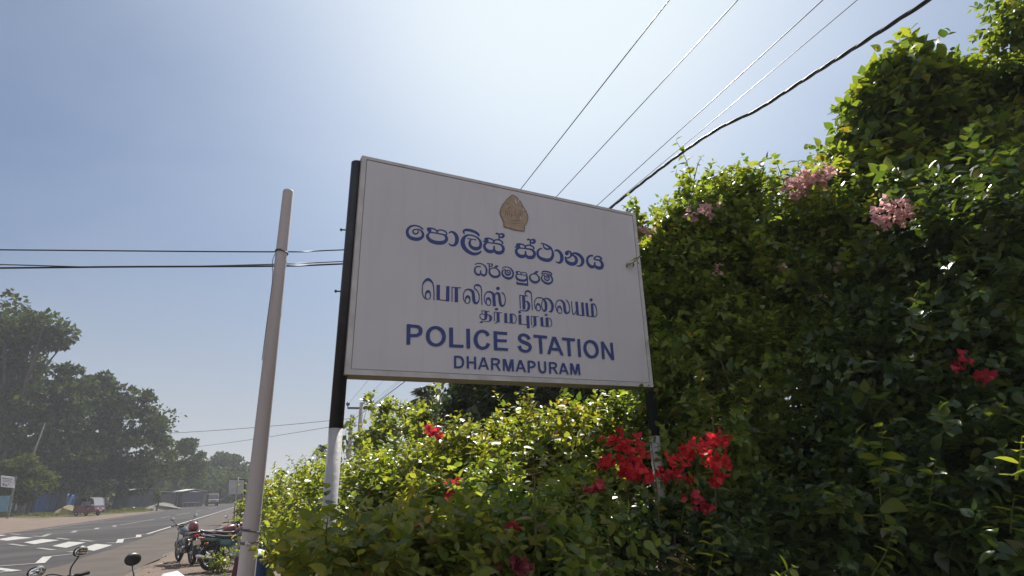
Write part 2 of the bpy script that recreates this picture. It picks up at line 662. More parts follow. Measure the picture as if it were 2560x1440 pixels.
class Ink:
    """Flat vinyl strokes and shapes on the board; coordinates are read at the letter's enlargement."""

    def __init__(s):
        s.mb = MB()

    def base(s, x0, y0, k):
        s.x0, s.y0, s.k = x0, y0, k
        return s

    def P(s, x, y, z):
        return board(s.x0 + x / s.k, s.y0 + y / s.k, z)

    def line(s, pts):
        """Ribbon of varying width through (x, y, width)."""
        z = _lift[0]
        n = len(pts)
        vs = []
        for i, (x, y, w) in enumerate(pts):
            x0, y0, _ = pts[max(i - 1, 0)]
            x1, y1, _ = pts[min(i + 1, n - 1)]
            dx, dy = x1 - x0, y1 - y0
            l = math.hypot(dx, dy) or 1
            nx, ny = -dy / l, dx / l
            zz = z + 0.00025 * i / n
            vs.append(s.P(x + nx * w / 2, y + ny * w / 2, zz))
            vs.append(s.P(x - nx * w / 2, y - ny * w / 2, zz))
        s.mb.add(vs, [(2 * i, 2 * i + 1, 2 * i + 3, 2 * i + 2) for i in range(n - 1)])
        _lift[0] += 0.00003
        return s

    def curve(s, *pts):
        P = [np.array(p, float) for p in pts]
        if np.hypot(*(P[0] - P[-1])[:2]) < 3:       # closed
            P = [P[-2]] + P + [P[1]]
        else:
            P = [2 * P[0] - P[1]] + P + [2 * P[-1] - P[-2]]
        out = []
        for i in range(1, len(P) - 2):
            a, b, c, d = P[i - 1:i + 3]
            for k in range(6):
                t = k / 6
                out.append(0.5 * (2 * b + (c - a) * t + (2 * a - 5 * b + 4 * c - d) * t * t + (3 * b - a - 3 * c + d) * t ** 3))
        out.append(P[-2])
        return s.line([tuple(p) for p in out])

    def poly(s, *pts):
        z = _lift[0]
        tri = tessellate_polygon([[Vector((x, y, 0)) for x, y in pts]])
        s.mb.add([s.P(x, y, z) for x, y in pts], [tuple(t) for t in tri])
        _lift[0] += 0.00003
        return s

    def dot(s, x, y, rx, ry):
        return s.poly(*[(x + rx * math.cos(a), y + ry * math.sin(a)) for a in [2 * math.pi * i / 20 for i in range(20)]])


sign = empty("police_sign", (S_BL + S_BR) / 2 * 1.0, 0, "white police station board with blue three-script lettering on two black and white posts", "sign")
sign.location = ((S_BL.x + S_BR.x) / 2, (S_BL.y + S_BR.y) / 2, 0)
SIGN_INV = Matrix.Translation(-Vector(sign.location))


def onsign(o):
    o.parent = sign
    o.matrix_parent_inverse = SIGN_INV
    return o


# cabinet: folded sheet box with a raised rim round the face
BD = 0.15
mb = MB()
pts_f = [S_BL, S_BR, S_TR, S_TL]
back = [p - S_N * BD for p in pts_f]
front = [p - S_N * 0.006 for p in pts_f]
mb.add(front + back, [(0, 1, 2, 3), (7, 6, 5, 4), (0, 4, 5, 1), (1, 5, 6, 2), (2, 6, 7, 3), (3, 7, 4, 0)])
cab = onsign(mb.build("cabinet", surf("cabinet_sheet", (0.36, 0.32, 0.29), 0.55, var=0.2, vscale=6)))
# rim
mb = MB()
rw = 0.030


def bpt(u, v, l):
    return S_BL + SX1 * u + SY1 * v + S_N * l


SW, SH = S_X.length, S_Y.length
for (u0, v0, u1, v1) in [(0, 0, SW, rw), (0, SH - rw * 0.7, SW, SH), (0, rw, rw, SH - rw * 0.7), (SW - rw, rw, SW, SH - rw * 0.7)]:
    mb.add([bpt(u0, v0, -0.005), bpt(u1, v0, -0.005), bpt(u1, v1, -0.005), bpt(u0, v1, -0.005), bpt(u0, v0, 0.004), bpt(u1, v0, 0.004), bpt(u1, v1, 0.004), bpt(u0, v1, 0.004)],
           [(0, 1, 2, 3), (4, 5, 6, 7), (0, 1, 5, 4), (1, 2, 6, 5), (2, 3, 7, 6), (3, 0, 4, 7)])
onsign(mb.build("rim", M_RIM))
mb = MB()
e = rw + 0.004
mb.add([bpt(e, e, -0.004), bpt(SW - e, e, -0.004), bpt(SW - e, SH - e * .75, -0.004), bpt(e, SH - e * .75, -0.004),
        bpt(e, e, 0.001), bpt(SW - e, e, 0.001), bpt(SW - e, SH - e * .75, 0.001), bpt(e, SH - e * .75, 0.001)],
       [(0, 1, 2, 3), (4, 5, 6, 7), (0, 1, 5, 4), (1, 2, 6, 5), (2, 3, 7, 6), (3, 0, 4, 7)])
face = onsign(mb.build("face_panel", M_BOARD))

# posts: black above, white below, bolted through
for (px, D, zt) in ((870, 3.31, 3.50), (1636, 4.38, 3.05)):
    b = at(px, 700 if px < 1000 else 1090, D)
    pst = empty("post", (b.x, b.y, 0))
    zs = 1.84 if px > 1000 else 1.83
    up = MB().tube([(0, 0, zs), (0, 0, zt - 0.004), (0, 0, zt)], [.0385, .0385, .034], 20).build("black_section", M_BLACKP, pst, True)
    lo = MB().tube([(0, 0, -0.3), (0, 0, zs)], .0382, 20).build("white_section", M_WHITEP, pst, True)
    for zb in ((3.02, 2.62) if px < 1000 else (2.4,)):
        MB().tube([(-0.035, -.01, zb), (-0.062, -.01, zb + .002)], .0045, 6).tube([(-0.060, -.01, zb + .002), (-0.069, -.01, zb + .0025)], .009, 6).build("bolt", M_BLACKP, pst)
    pst.parent = sign
    pst.matrix_parent_inverse = SIGN_INV

# ---- lettering
ik = Ink()
# line 1
c = ik.base(1000, 540, 12)
c.curve((700, 412, 36), (645, 368, 48), (560, 315, 48), (440, 290, 50), (320, 315, 65), (240, 390, 80), (213, 480, 90), (235, 580, 100), (310, 655, 105), (420, 692, 110), (530, 698, 108), (630, 665, 95), (685, 595, 85), (680, 520, 75), (640, 455, 55), (570, 412, 40), (480, 402, 38), (410, 425, 45), (383, 470, 50), (410, 522, 50), (475, 540, 50), (530, 515, 45), (545, 470, 40), (525, 430, 30))
c.curve((900, 505, 40), (840, 555, 70), (820, 610, 95), (850, 680, 100), (920, 745, 110), (1030, 790, 115), (1150, 808, 120), (1280, 800, 120), (1365, 755, 105), (1395, 690, 95), (1375, 620, 80), (1320, 570, 50), (1220, 545, 40), (1090, 520, 40), (980, 500, 40), (900, 505, 40))
c.curve((800, 400, 40), (840, 375, 55), (890, 370, 50), (980, 378, 45), (1060, 412, 45), (1105, 460, 50), (1112, 520, 50))
c.curve((850, 385, 95), (875, 425, 130), (890, 470, 100), (890, 510, 70))
c.curve((1112, 490, 45), (1140, 440, 45), (1200, 422, 40), (1290, 435, 42), (1370, 480, 45), (1395, 530, 48), (1385, 580, 50))
c.curve((1465, 525, 30), (1500, 488, 50), (1560, 480, 60), (1640, 530, 90), (1695, 620, 110), (1705, 710, 120), (1690, 800, 110), (1640, 870, 85), (1570, 890, 60), (1500, 865, 50), (1455, 822, 20))
c = ik.base(1140, 560, 12)
c.curve((255, 302, 34), (225, 250, 55), (240, 200, 70), (320, 180, 80), (450, 200, 85), (580, 250, 80), (660, 310, 70), (680, 345, 60), (660, 378, 26))
c.curve((755, 812, 40), (700, 865, 70), (600, 900, 85), (480, 890, 100), (350, 820, 110), (250, 720, 125), (200, 600, 135), (205, 490, 130), (250, 400, 90), (330, 345, 60), (430, 335, 45), (530, 360, 45), (630, 410, 50), (700, 480, 65), (735, 560, 80), (735, 650, 90), (690, 720, 100), (600, 745, 110), (500, 720, 100), (430, 660, 85), (405, 590, 80), (415, 520, 65), (455, 470, 40))
c.line([(335, 437, 34), (605, 482, 34)])


def sa(t):
    c = ik.base(1140, 560, 12)
    T = lambda *p: [(t(x, y)[0], t(x, y)[1], w) for x, y, w in p]
    c.line(T((800, 517, 36), (900, 545, 36)))
    c.curve(*T((870, 430, 80), (905, 480, 125), (920, 530, 110), (905, 580, 70)))
    c.curve(*T((845, 440, 30), (930, 425, 42), (1040, 450, 45), (1110, 490, 45), (1137, 565, 50)))
    c.curve(*T((1130, 525, 45), (1170, 485, 45), (1250, 475, 40), (1330, 500, 45), (1388, 550, 48), (1392, 605, 52)))
    c.curve(*T((890, 555, 40), (1050, 570, 40), (1200, 590, 45), (1310, 612, 50), (1375, 645, 60)))
    c.curve(*T((905, 570, 60), (855, 620, 80), (850, 690, 85), (890, 765, 95), (970, 820, 105), (1070, 830, 100), (1130, 790, 80), (1140, 720, 55), (1140, 662, 50)))
    c.curve(*T((1140, 780, 60), (1200, 850, 95), (1290, 870, 105), (1370, 850, 105), (1415, 780, 90), (1410, 710, 85), (1365, 640, 65)))
    c.curve(*T((1285, 335, 42), (1335, 302, 45), (1400, 312, 70), (1420, 355, 80), (1390, 400, 70), (1340, 402, 50), (1295, 375, 30)))
    c.line(T((1285, 300, 44), (1290, 478, 44)))
    c.curve(*T((1188, 310, 46), (1225, 288, 52), (1290, 315, 42)))


sa(lambda x, y: (x, y))
sa(lambda x, y: (1755 + (x - 800) * 0.965, 682 + (y - 515) * .94 - (x - 800) * .012))
c = ik.base(1320, 580, 12)
c.curve((418, 498, 36), (360, 507, 48), (300, 560, 65), (280, 630, 70), (300, 720, 80), (370, 790, 95), (480, 835, 105), (600, 848, 110), (690, 810, 100), (735, 720, 85), (740, 640, 70), (720, 560, 55), (680, 490, 65), (620, 440, 60), (540, 390, 45), (470, 360, 40), (378, 338, 34))
c.curve((455, 370, 40), (460, 430, 40), (500, 490, 50), (570, 520, 50), (640, 510, 50), (695, 495, 40))
c.curve((792, 588, 30), (830, 553, 52), (890, 560, 70), (960, 620, 85), (1000, 700, 100), (1010, 780, 105), (1000, 860, 100), (950, 920, 75), (890, 920, 50), (818, 882, 20))
c.curve((1190, 690, 25), (1150, 675, 60), (1135, 625, 70), (1165, 590, 50), (1220, 580, 45), (1270, 610, 55), (1290, 670, 60), (1275, 730, 55), (1220, 775, 45), (1160, 785, 40), (1105, 738, 20))
c.dot(1172, 640, 52, 50)
c.curve((1108, 735, 20), (1120, 810, 50), (1170, 900, 90), (1260, 950, 105), (1360, 960, 110), (1430, 910, 100), (1450, 830, 85), (1420, 760, 75), (1360, 715, 50), (1295, 695, 40))
c.curve((1305, 690, 60), (1370, 640, 60), (1450, 650, 75), (1550, 710, 90), (1620, 800, 100), (1640, 890, 100), (1610, 970, 85), (1550, 1020, 50), (1445, 1020, 26))
c.curve((1950, 715, 50), (1870, 715, 60), (1800, 760, 70), (1770, 840, 70), (1785, 930, 80), (1840, 1010, 95), (1920, 1050, 95), (1980, 1020, 80), (1997, 960, 50), (1995, 903, 45))
c.curve((1990, 1000, 60), (2050, 1060, 90), (2140, 1085, 105), (2210, 1060, 100), (2225, 980, 90), (2200, 910, 75), (2135, 850, 50))
c.curve((2150, 848, 45), (1995, 825, 45), (2000, 770, 50), (2060, 735, 42), (2130, 745, 50), (2185, 790, 60), (2190, 848, 60))
onsign(ik.mb.build("sinhala_title", M_BLUE))

ik = Ink()
c = ik.base(1170, 640, 20)
c.curve((338, 445, 34), (380, 408, 50), (460, 382, 52), (570, 380, 52), (690, 402, 55), (800, 470, 65), (880, 570, 75), (920, 700, 85), (915, 820, 90), (880, 920, 95), (810, 970, 100), (720, 960, 100), (650, 900, 80), (625, 820, 65), (620, 725, 65))
c.curve((630, 545, 65), (540, 528, 55), (440, 540, 60), (360, 600, 75), (330, 690, 85), (345, 800, 90), (400, 890, 100), (490, 940, 110), (580, 930, 100), (625, 860, 70))
c.line([(1055, 385, 55), (1055, 700, 55)])
c.curve((938, 398, 40), (990, 380, 50), (1058, 408, 45))
c.curve((1055, 410, 50), (1130, 395, 45), (1195, 425, 60), (1205, 480, 60), (1165, 525, 45), (1075, 518, 40))
c.curve((1062, 680, 70), (1060, 800, 90), (1090, 900, 95), (1180, 1000, 110), (1300, 1045, 125), (1430, 1045, 125), (1540, 990, 110), (1575, 900, 90), (1555, 790, 80), (1490, 690, 65), (1400, 625, 50), (1310, 605, 50), (1200, 612, 50), (1110, 655, 55), (1062, 720, 70))
c.poly((1230, 590), (1290, 560), (1340, 520), (1370, 468), (1525, 485), (1490, 550), (1420, 590), (1350, 622), (1270, 622))
c.curve((1690, 635, 30), (1740, 595, 50), (1830, 555, 45), (1940, 555, 45), (2060, 590, 50), (2160, 670, 70), (2230, 790, 80), (2250, 900, 85), (2220, 1020, 95), (2140, 1100, 110), (2020, 1125, 120), (1880, 1090, 110), (1770, 1010, 95), (1710, 910, 85), (1700, 820, 80), (1730, 730, 60), (1790, 700, 50), (1860, 705, 60), (1885, 765, 60))
c.curve((1880, 740, 60), (1850, 800, 60), (1865, 880, 75), (1930, 935, 90), (2020, 945, 95), (2095, 900, 80), (2110, 830, 60), (2090, 760, 55), (2030, 720, 50), (1960, 725, 50), (1940, 780, 45), (1985, 830, 45), (2055, 815, 40))
c = ik.base(1270, 650, 20)
c.curve((450, 720, 40), (400, 770, 70), (395, 840, 85), (440, 930, 100), (540, 1000, 110), (680, 1030, 115), (820, 1030, 115), (920, 980, 100), (945, 900, 80), (930, 820, 70), (880, 780, 45), (760, 755, 40), (600, 730, 40), (450, 720, 40))
c.curve((400, 590, 70), (430, 625, 120), (450, 680, 90), (445, 730, 50))
c.curve((370, 600, 30), (430, 578, 42), (500, 577, 42), (560, 590, 42), (620, 630, 42), (658, 725, 50))
c.curve((650, 680, 45), (700, 632, 42), (790, 625, 40), (880, 655, 42), (935, 720, 48), (922, 800, 55))
c.poly((985, 850), (1005, 1300), (950, 1298), (470, 1235), (425, 1210), (405, 1170), (408, 1070), (455, 1075), (475, 1125), (935, 1180), (945, 1000), (940, 850))
c.curve((1320, 700, 45), (1200, 710, 55), (1110, 770, 70), (1080, 860, 80), (1100, 950, 90), (1170, 1050, 105), (1280, 1110, 125), (1410, 1115, 125), (1520, 1060, 105), (1555, 970, 90), (1535, 870, 75), (1480, 780, 60), (1400, 715, 50), (1300, 695, 50))
c.poly((1200, 690), (1310, 630), (1375, 550), (1525, 565), (1480, 640), (1390, 690), (1300, 722))
c.curve((1652, 695, 45), (1740, 690, 45), (1860, 695, 50), (1990, 720, 55), (2100, 780, 65), (2180, 880, 75), (2210, 1000, 75), (2180, 1100, 90), (2100, 1165, 105), (1990, 1185, 115), (1870, 1150, 100), (1760, 1080, 85), (1690, 990, 75), (1670, 890, 60), (1700, 800, 50), (1760, 765, 40), (1820, 790, 45), (1825, 845, 45))
c.curve((1830, 825, 40), (1805, 900, 45), (1840, 970, 55), (1910, 1015, 65), (1990, 1020, 70), (2050, 970, 60), (2060, 900, 45), (2030, 830, 50), (1970, 795, 45), (1900, 810, 50), (1895, 870, 40), (1940, 915, 40), (1990, 890, 35), (1985, 830, 35))
c.curve((1725, 695, 35), (1700, 640, 42), (1695, 600, 45), (1760, 580, 70), (1880, 575, 70), (2000, 600, 70), (2100, 640, 70), (2165, 700, 65), (2160, 750, 60), (2105, 762, 36))
onsign(ik.mb.build("sinhala_place_name", M_BLUE))

ik = Ink()
c = ik.base(1040, 680, 15)
c.curve((665, 1060, 40), (668, 900, 40), (665, 700, 40), (650, 540, 42), (615, 420, 55), (550, 335, 85), (450, 285, 110), (350, 325, 85), (270, 420, 58), (237, 520, 40), (230, 680, 36), (245, 830, 36), (290, 940, 36), (360, 1010, 36), (440, 1030, 30), (510, 990, 35), (535, 900, 40), (525, 800, 50), (490, 750, 85), (440, 735, 110), (385, 775, 75), (350, 860, 45), (355, 950, 35), (385, 1012, 25))
c.line([(828, 488, 130), (826, 1050, 130)])
c.line([(1185, 535, 125), (1180, 1100, 125)])
c.line([(762, 1035, 30), (1240, 1085, 35)])
c.line([(1345, 560, 36), (1342, 1120, 36)])
c.line([(1325, 575, 36), (1680, 602, 36)])
c.line([(1505, 590, 125), (1508, 1135, 125)])
c = ik.base(1140, 700, 15)
c.curve((350, 830, 25), (345, 740, 32), (370, 665, 62), (430, 622, 102), (490, 665, 75), (515, 740, 45), (500, 830, 40), (445, 885, 30), (370, 865, 32), (310, 800, 34), (275, 700, 32), (268, 590, 32), (290, 480, 34), (350, 390, 45), (450, 355, 55), (550, 385, 85), (620, 450, 110), (645, 560, 112), (655, 700, 112), (680, 820, 105), (740, 875, 75), (810, 840, 60), (850, 760, 40), (865, 640, 34), (845, 510, 34), (790, 420, 38), (740, 360, 45), (692, 330, 42), (680, 270, 42), (705, 212, 52), (790, 190, 75), (880, 218, 60), (930, 285, 40), (948, 400, 34), (955, 650, 34), (968, 940, 32))
c.curve((1140, 880, 25), (1125, 790, 35), (1150, 722, 70), (1205, 692, 92), (1260, 735, 70), (1295, 830, 38), (1280, 920, 34), (1220, 955, 30), (1150, 925, 32), (1085, 840, 32), (1055, 720, 30), (1060, 600, 32), (1110, 500, 42), (1200, 445, 52), (1300, 462, 70), (1380, 525, 95), (1410, 620, 110), (1420, 780, 110), (1432, 990, 115))
c.curve((1468, 580, 26), (1490, 505, 52), (1550, 497, 75), (1605, 540, 95), (1625, 650, 95), (1640, 800, 100), (1670, 930, 95), (1740, 975, 75), (1800, 930, 50), (1838, 820, 34), (1840, 690, 34), (1805, 570, 34), (1760, 510, 40), (1700, 460, 35))
c.dot(1565, 322, 70, 62)
c = ik.base(1280, 710, 15)
c.line([(285, 412, 32), (305, 935, 36)])
c.line([(270, 425, 30), (580, 460, 32)])
c.line([(425, 445, 108), (445, 955, 108)])
c.curve((488, 655, 32), (540, 655, 45), (600, 705, 80), (625, 800, 95), (620, 900, 95), (580, 980, 75), (500, 1015, 36), (400, 1005, 30), (300, 1003, 32), (262, 1035, 60), (280, 1080, 75))
c.dot(280, 1070, 48, 40)
c.curve((520, 440, 30), (490, 390, 34), (485, 330, 46), (530, 280, 60), (600, 268, 65), (670, 300, 52), (715, 370, 36), (730, 500, 32), (740, 750, 30), (755, 990, 30))
c.curve((912, 930, 28), (905, 840, 32), (930, 772, 62), (975, 757, 82), (1030, 802, 55), (1062, 880, 34), (1050, 970, 32), (990, 1010, 30), (920, 980, 34), (860, 880, 34), (838, 760, 32), (845, 640, 32), (900, 550, 36), (990, 515, 38), (1090, 530, 40), (1170, 570, 50), (1230, 650, 75), (1265, 760, 95), (1270, 870, 95), (1250, 980, 90), (1200, 1015, 60), (1140, 960, 36), (1110, 860, 30), (1105, 740, 30), (1140, 630, 32), (1200, 565, 46), (1290, 545, 46), (1390, 590, 70), (1470, 690, 90), (1510, 800, 95), (1505, 920, 95), (1460, 1030, 85), (1375, 1030, 20))
c.curve((1712, 1020, 28), (1705, 920, 36), (1730, 862, 70), (1780, 857, 86), (1825, 910, 50), (1862, 1000, 30), (1840, 1085, 30), (1780, 1105, 30), (1710, 1050, 36), (1655, 950, 30), (1632, 820, 30), (1650, 700, 34), (1710, 625, 38), (1800, 610, 42), (1880, 650, 65), (1940, 740, 85), (1960, 860, 95), (1975, 990, 95), (2010, 1080, 90), (2060, 1100, 65), (2120, 1070, 55), (2148, 980, 34), (2145, 850, 32), (2110, 720, 34), (2070, 650, 38), (2012, 592, 22))
c = ik.base(1360, 725, 15)
c.curve((1018, 420, 30), (1030, 560, 32), (1050, 760, 34), (1075, 890, 36), (1105, 925, 30), (1140, 900, 40), (1170, 830, 30), (1205, 780, 22))
c.line([(1210, 438, 95), (1255, 940, 95)])
c.line([(1425, 468, 90), (1465, 970, 95)])
c.line([(1210, 930, 26), (1510, 965, 30)])
c.line([(1585, 490, 95), (1630, 990, 95)])
c.line([(1785, 520, 95), (1820, 1010, 95)])
c.line([(1585, 978, 26), (1870, 1008, 28)])
c.curve((1770, 535, 40), (1850, 532, 50), (1910, 580, 42), (1950, 680, 32), (1970, 800, 30), (1965, 920, 30), (1930, 990, 30), (1870, 1010, 25))
c.dot(1757, 373, 58, 60)
onsign(ik.mb.build("tamil_title", M_BLUE))

ik = Ink()
c = ik.base(1190, 760, 24)
c.line([(345, 390, 45), (345, 610, 45)])
c.line([(325, 402, 32), (800, 455, 34)])
c.curve((575, 425, 172), (583, 600, 175), (582, 760, 172), (560, 890, 130), (490, 945, 80), (400, 945, 58), (290, 880, 46), (225, 790, 46), (215, 720, 42), (250, 645, 40), (340, 612, 36), (490, 622, 36))
c.curve((670, 652, 36), (760, 668, 60), (840, 740, 130), (870, 850, 165), (850, 960, 140), (760, 1048, 60), (620, 1065, 32), (450, 1055, 30), (300, 1050, 36), (260, 1085, 50))
c.dot(300, 1100, 82, 52)
c.line([(1085, 480, 50), (1092, 1045, 45)])
c.line([(1055, 490, 36), (1560, 535, 36)])
c.line([(1310, 510, 165), (1318, 1060, 175)])
c.poly((1235, 1050), (1405, 1040), (1400, 1085), (1250, 1130), (1150, 1190), (1090, 1185), (1150, 1140))
c.dot(1215, 315, 108, 68)
c.line([(1765, 560, 165), (1778, 1130, 170)])
c.line([(2092, 590, 172), (2105, 1150, 172)])
c.line([(1700, 1118, 32), (2200, 1150, 36)])
c.curve((2060, 600, 40), (2200, 607, 50), (2310, 660, 46), (2380, 770, 42), (2400, 880, 42), (2390, 1010, 42), (2330, 1140, 42), (2200, 1165, 36))
c = ik.base(1285, 765, 24)
c.line([(333, 535, 165), (352, 1100, 165)])
c.line([(805, 590, 165), (848, 1340, 165)])
c.line([(300, 1088, 32), (780, 1125, 40)])
c.line([(1015, 605, 45), (1045, 1170, 42)])
c.line([(990, 620, 36), (1470, 655, 36)])
c.line([(1232, 650, 160), (1253, 1160, 165)])
c.poly((1175, 1150), (1338, 1130), (1330, 1180), (1200, 1240), (1110, 1300), (1045, 1300), (1130, 1240))
c.line([(1640, 680, 165), (1675, 1215, 165)])
c.line([(1955, 720, 165), (1982, 1245, 170)])
c.line([(1600, 1205, 28), (2060, 1248, 32)])
c.curve((1880, 735, 40), (1990, 722, 46), (2110, 747, 46), (2200, 840, 42), (2240, 960, 42), (2240, 1100, 42), (2190, 1220, 36), (2110, 1262, 30), (2030, 1250, 25))
c.dot(1905, 540, 92, 60)
onsign(ik.mb.build("tamil_place_name", M_BLUE))

ik = Ink()
c = ik.base(1000, 800, 15)
c.line([(315, 160, 145), (303, 930, 145)])
c.curve((370, 230, 115), (560, 240, 115), (670, 265, 125), (748, 335, 140), (765, 420, 148), (740, 505, 145), (660, 568, 125), (560, 590, 118), (370, 588, 115))
c.curve((1310, 290, 115), (1450, 320, 130), (1570, 420, 145), (1630, 560, 145), (1635, 680, 145), (1590, 810, 140), (1490, 905, 125), (1370, 945, 115), (1240, 925, 120), (1120, 850, 135), (1050, 730, 145), (1035, 600, 148), (1060, 460, 145), (1160, 340, 130), (1310, 290, 115))
c.line([(1906, 290, 145), (1912, 1030, 145)])
c.line([(1860, 975, 112), (2370, 992, 112)])
c = ik.base(1130, 800, 15)
c.line([(592, 333, 135), (603, 1075, 140)])
c.curve((1345, 600, 130), (1300, 505, 125), (1210, 440, 115), (1100, 425, 112), (990, 470, 125), (910, 570, 140), (872, 700, 145), (885, 830, 145), (945, 960, 135), (1040, 1040, 120), (1150, 1065, 112), (1260, 1030, 120), (1325, 960, 130), (1355, 880, 138))
c.line([(1612, 425, 132), (1628, 1140, 132)])
c.line([(1560, 478, 106), (2055, 515, 106)])
c.line([(1600, 770, 104), (2040, 790, 102)])
c.line([(1600, 1088, 108), (2090, 1115, 102)])
c = ik.base(1280, 815, 15)
c.curve((635, 505, 130), (590, 420, 115), (510, 358, 106), (400, 338, 106), (310, 368, 115), (268, 440, 118), (290, 520, 120), (360, 580, 125), (480, 630, 130), (590, 680, 125), (655, 740, 120), (675, 820, 118), (640, 900, 115), (550, 950, 106), (450, 950, 106), (350, 910, 110), (290, 840, 120), (262, 745, 125))
c.line([(790, 380, 106), (1305, 430, 106)])
c.line([(1043, 400, 120), (1082, 1048, 115)])
c.poly((1500, 405), (1600, 410), (1575, 560), (1425, 1065), (1308, 1058))
c.poly((1545, 408), (1635, 412), (1930, 1110), (1815, 1105), (1575, 560))
c.poly((1478, 815), (1690, 830), (1745, 940), (1462, 922))
c.line([(1860, 483, 106), (2348, 532, 106)])
c.line([(2103, 500, 115), (2145, 1138, 115)])
c = ik.base(1390, 825, 15)
c.line([(832, 345, 106), (880, 1018, 108)])
c.curve((1270, 430, 106), (1400, 480, 118), (1490, 590, 115), (1530, 740, 115), (1525, 860, 115), (1460, 970, 115), (1350, 1015, 100), (1230, 985, 110), (1140, 890, 118), (1085, 770, 118), (1070, 640, 115), (1110, 510, 112), (1190, 445, 106), (1270, 430, 106))
c.line([(1715, 440, 106), (1768, 1092, 98)])
c.line([(2063, 482, 96), (2118, 1130, 106)])
c.poly((1668, 437), (1765, 442), (2172, 1132), (2060, 1115))
onsign(ik.mb.build("english_title", M_BLUE))

ik = Ink()


def letA(c, l, r, b):
    c.poly(*l)
    c.poly(*r)
    c.poly(*b)


c = ik.base(1120, 880, 15.06)
c.line([(255, 145, 82), (258, 618, 84)])
c.curve((235, 182, 74), (400, 187, 75), (490, 225, 82), (545, 310, 85), (555, 400, 85), (535, 500, 85), (470, 565, 78), (390, 580, 75), (235, 582, 75))
c.line([(728, 168, 82), (738, 632, 85)])
c.line([(1005, 182, 80), (1012, 652, 85)])
c.line([(720, 395, 72), (1010, 402, 72)])
letA(c, [(1275, 205), (1350, 207), (1325, 310), (1190, 660), (1115, 658)], [(1320, 206), (1375, 207), (1532, 680), (1465, 675), (1325, 310)], [(1240, 493), (1410, 490), (1435, 558), (1212, 555)])
c.line([(1643, 230, 78), (1648, 690, 75)])
c.curve((1640, 268, 72), (1780, 270, 72), (1870, 300, 80), (1908, 370, 85), (1870, 440, 80), (1780, 465, 68), (1640, 465, 65))
c.poly((1770, 480), (1850, 470), (1985, 715), (1900, 705))
c.line([(2085, 262, 75), (2090, 718, 68)])
c.line([(2415, 285, 80), (2435, 740, 72)])
c.poly((2050, 262), (2165, 270), (2300, 735), (2225, 730))
c.poly((2335, 280), (2455, 285), (2310, 735), (2225, 730))
c = ik.base(1280, 880, 14.22)
letA(c, [(240, 290), (310, 291), (290, 400), (185, 705), (115, 700)], [(275, 290), (325, 292), (495, 725), (425, 722), (290, 400)], [(220, 552), (380, 555), (402, 615), (198, 610)])
c.line([(578, 308, 75), (585, 737, 72)])
c.curve((575, 345, 65), (690, 350, 68), (765, 390, 75), (792, 450, 75), (765, 515, 75), (690, 545, 62), (575, 545, 60))
c.curve((935, 330, 70), (945, 500, 70), (965, 620, 70), (1010, 700, 75), (1085, 730, 80), (1150, 700, 75), (1172, 620, 70), (1165, 500, 70), (1155, 340, 70))
c.line([(1328, 358, 72), (1345, 777, 70)])
c.curve((1325, 390, 65), (1450, 395, 65), (1530, 425, 70), (1555, 490, 70), (1520, 550, 68), (1440, 570, 60), (1335, 570, 60))
c.poly((1430, 580), (1510, 575), (1625, 782), (1555, 782))
letA(c, [(1765, 395), (1835, 392), (1805, 490), (1725, 797), (1660, 787)], [(1800, 393), (1845, 395), (2010, 810), (1945, 807), (1805, 490)], [(1743, 645), (1890, 655), (1918, 710), (1722, 700)])
c.line([(2078, 405, 70), (2095, 810, 62)])
c.line([(2345, 430, 72), (2390, 830, 64)])
c.poly((2040, 405), (2140, 410), (2270, 817), (2215, 812))
c.poly((2275, 425), (2375, 430), (2275, 817), (2215, 814))
onsign(ik.mb.build("english_place_name", M_BLUE))

# crest: faded gilt patch, its lines worn
CR = [(370, 1160), (365, 1000), (270, 780), (235, 700), (260, 570), (330, 420), (400, 330), (480, 230), (570, 160), (630, 105), (690, 110), (760, 150), (820, 180), (850, 260), (930, 310), (980, 420), (1040, 530), (1120, 650), (1170, 780), (1175, 880), (1130, 1030), (1060, 1140), (1065, 1210), (1055, 1300), (900, 1280), (680, 1250), (520, 1190)]
ik = Ink()
ik.base(1230, 480, 13.09).poly(*CR)
crest = onsign(ik.mb.build("crest", M_CREST))
ik = Ink()
c = ik.base(1230, 480, 13.09)
c.line([(x + (14 if x < 700 else -14), y - (10 if y > 900 else -8), 24) for x, y in CR + CR[:1]])
for x in (430, 490, 550, 910, 970):
    c.curve((x - 10, 620, 16), (x, 700, 20), (x + 4, 800, 14))
c.curve((420, 420, 14), (520, 400, 18), (600, 400, 12))
c.curve((480, 545, 14), (540, 550, 18), (570, 500, 26))
c.curve((600, 740, 22), (640, 760, 26), (620, 830, 20), (660, 850, 14))
c.curve((500, 930, 14), (680, 940, 18), (850, 960, 18), (930, 915, 16))
c.curve((560, 1010, 12), (700, 1030, 16), (900, 1040, 12))
c.curve((700, 650, 12), (760, 720, 18), (720, 790, 12))
c.curve((820, 690, 12), (850, 790, 16), (830, 880, 12))
o = ik.mb.build("crest_lines", M_CRESTD)
o.parent = crest
ik = Ink()
c = ik.base(1230, 480, 13.09)
c.poly((735, 240), (755, 250), (775, 320), (810, 380), (800, 415), (765, 380), (735, 310))
c.poly((985, 570), (1010, 565), (1045, 600), (1035, 620), (1000, 605))
c.poly((840, 290), (860, 285), (885, 315), (855, 335), (825, 320))
c.poly((490, 1135), (520, 1130), (545, 1165), (510, 1165))
c.poly((895, 810), (930, 840), (935, 915), (915, 900), (908, 850))
o = ik.mb.build("worn_patch", M_BOARD)
o.parent = crest

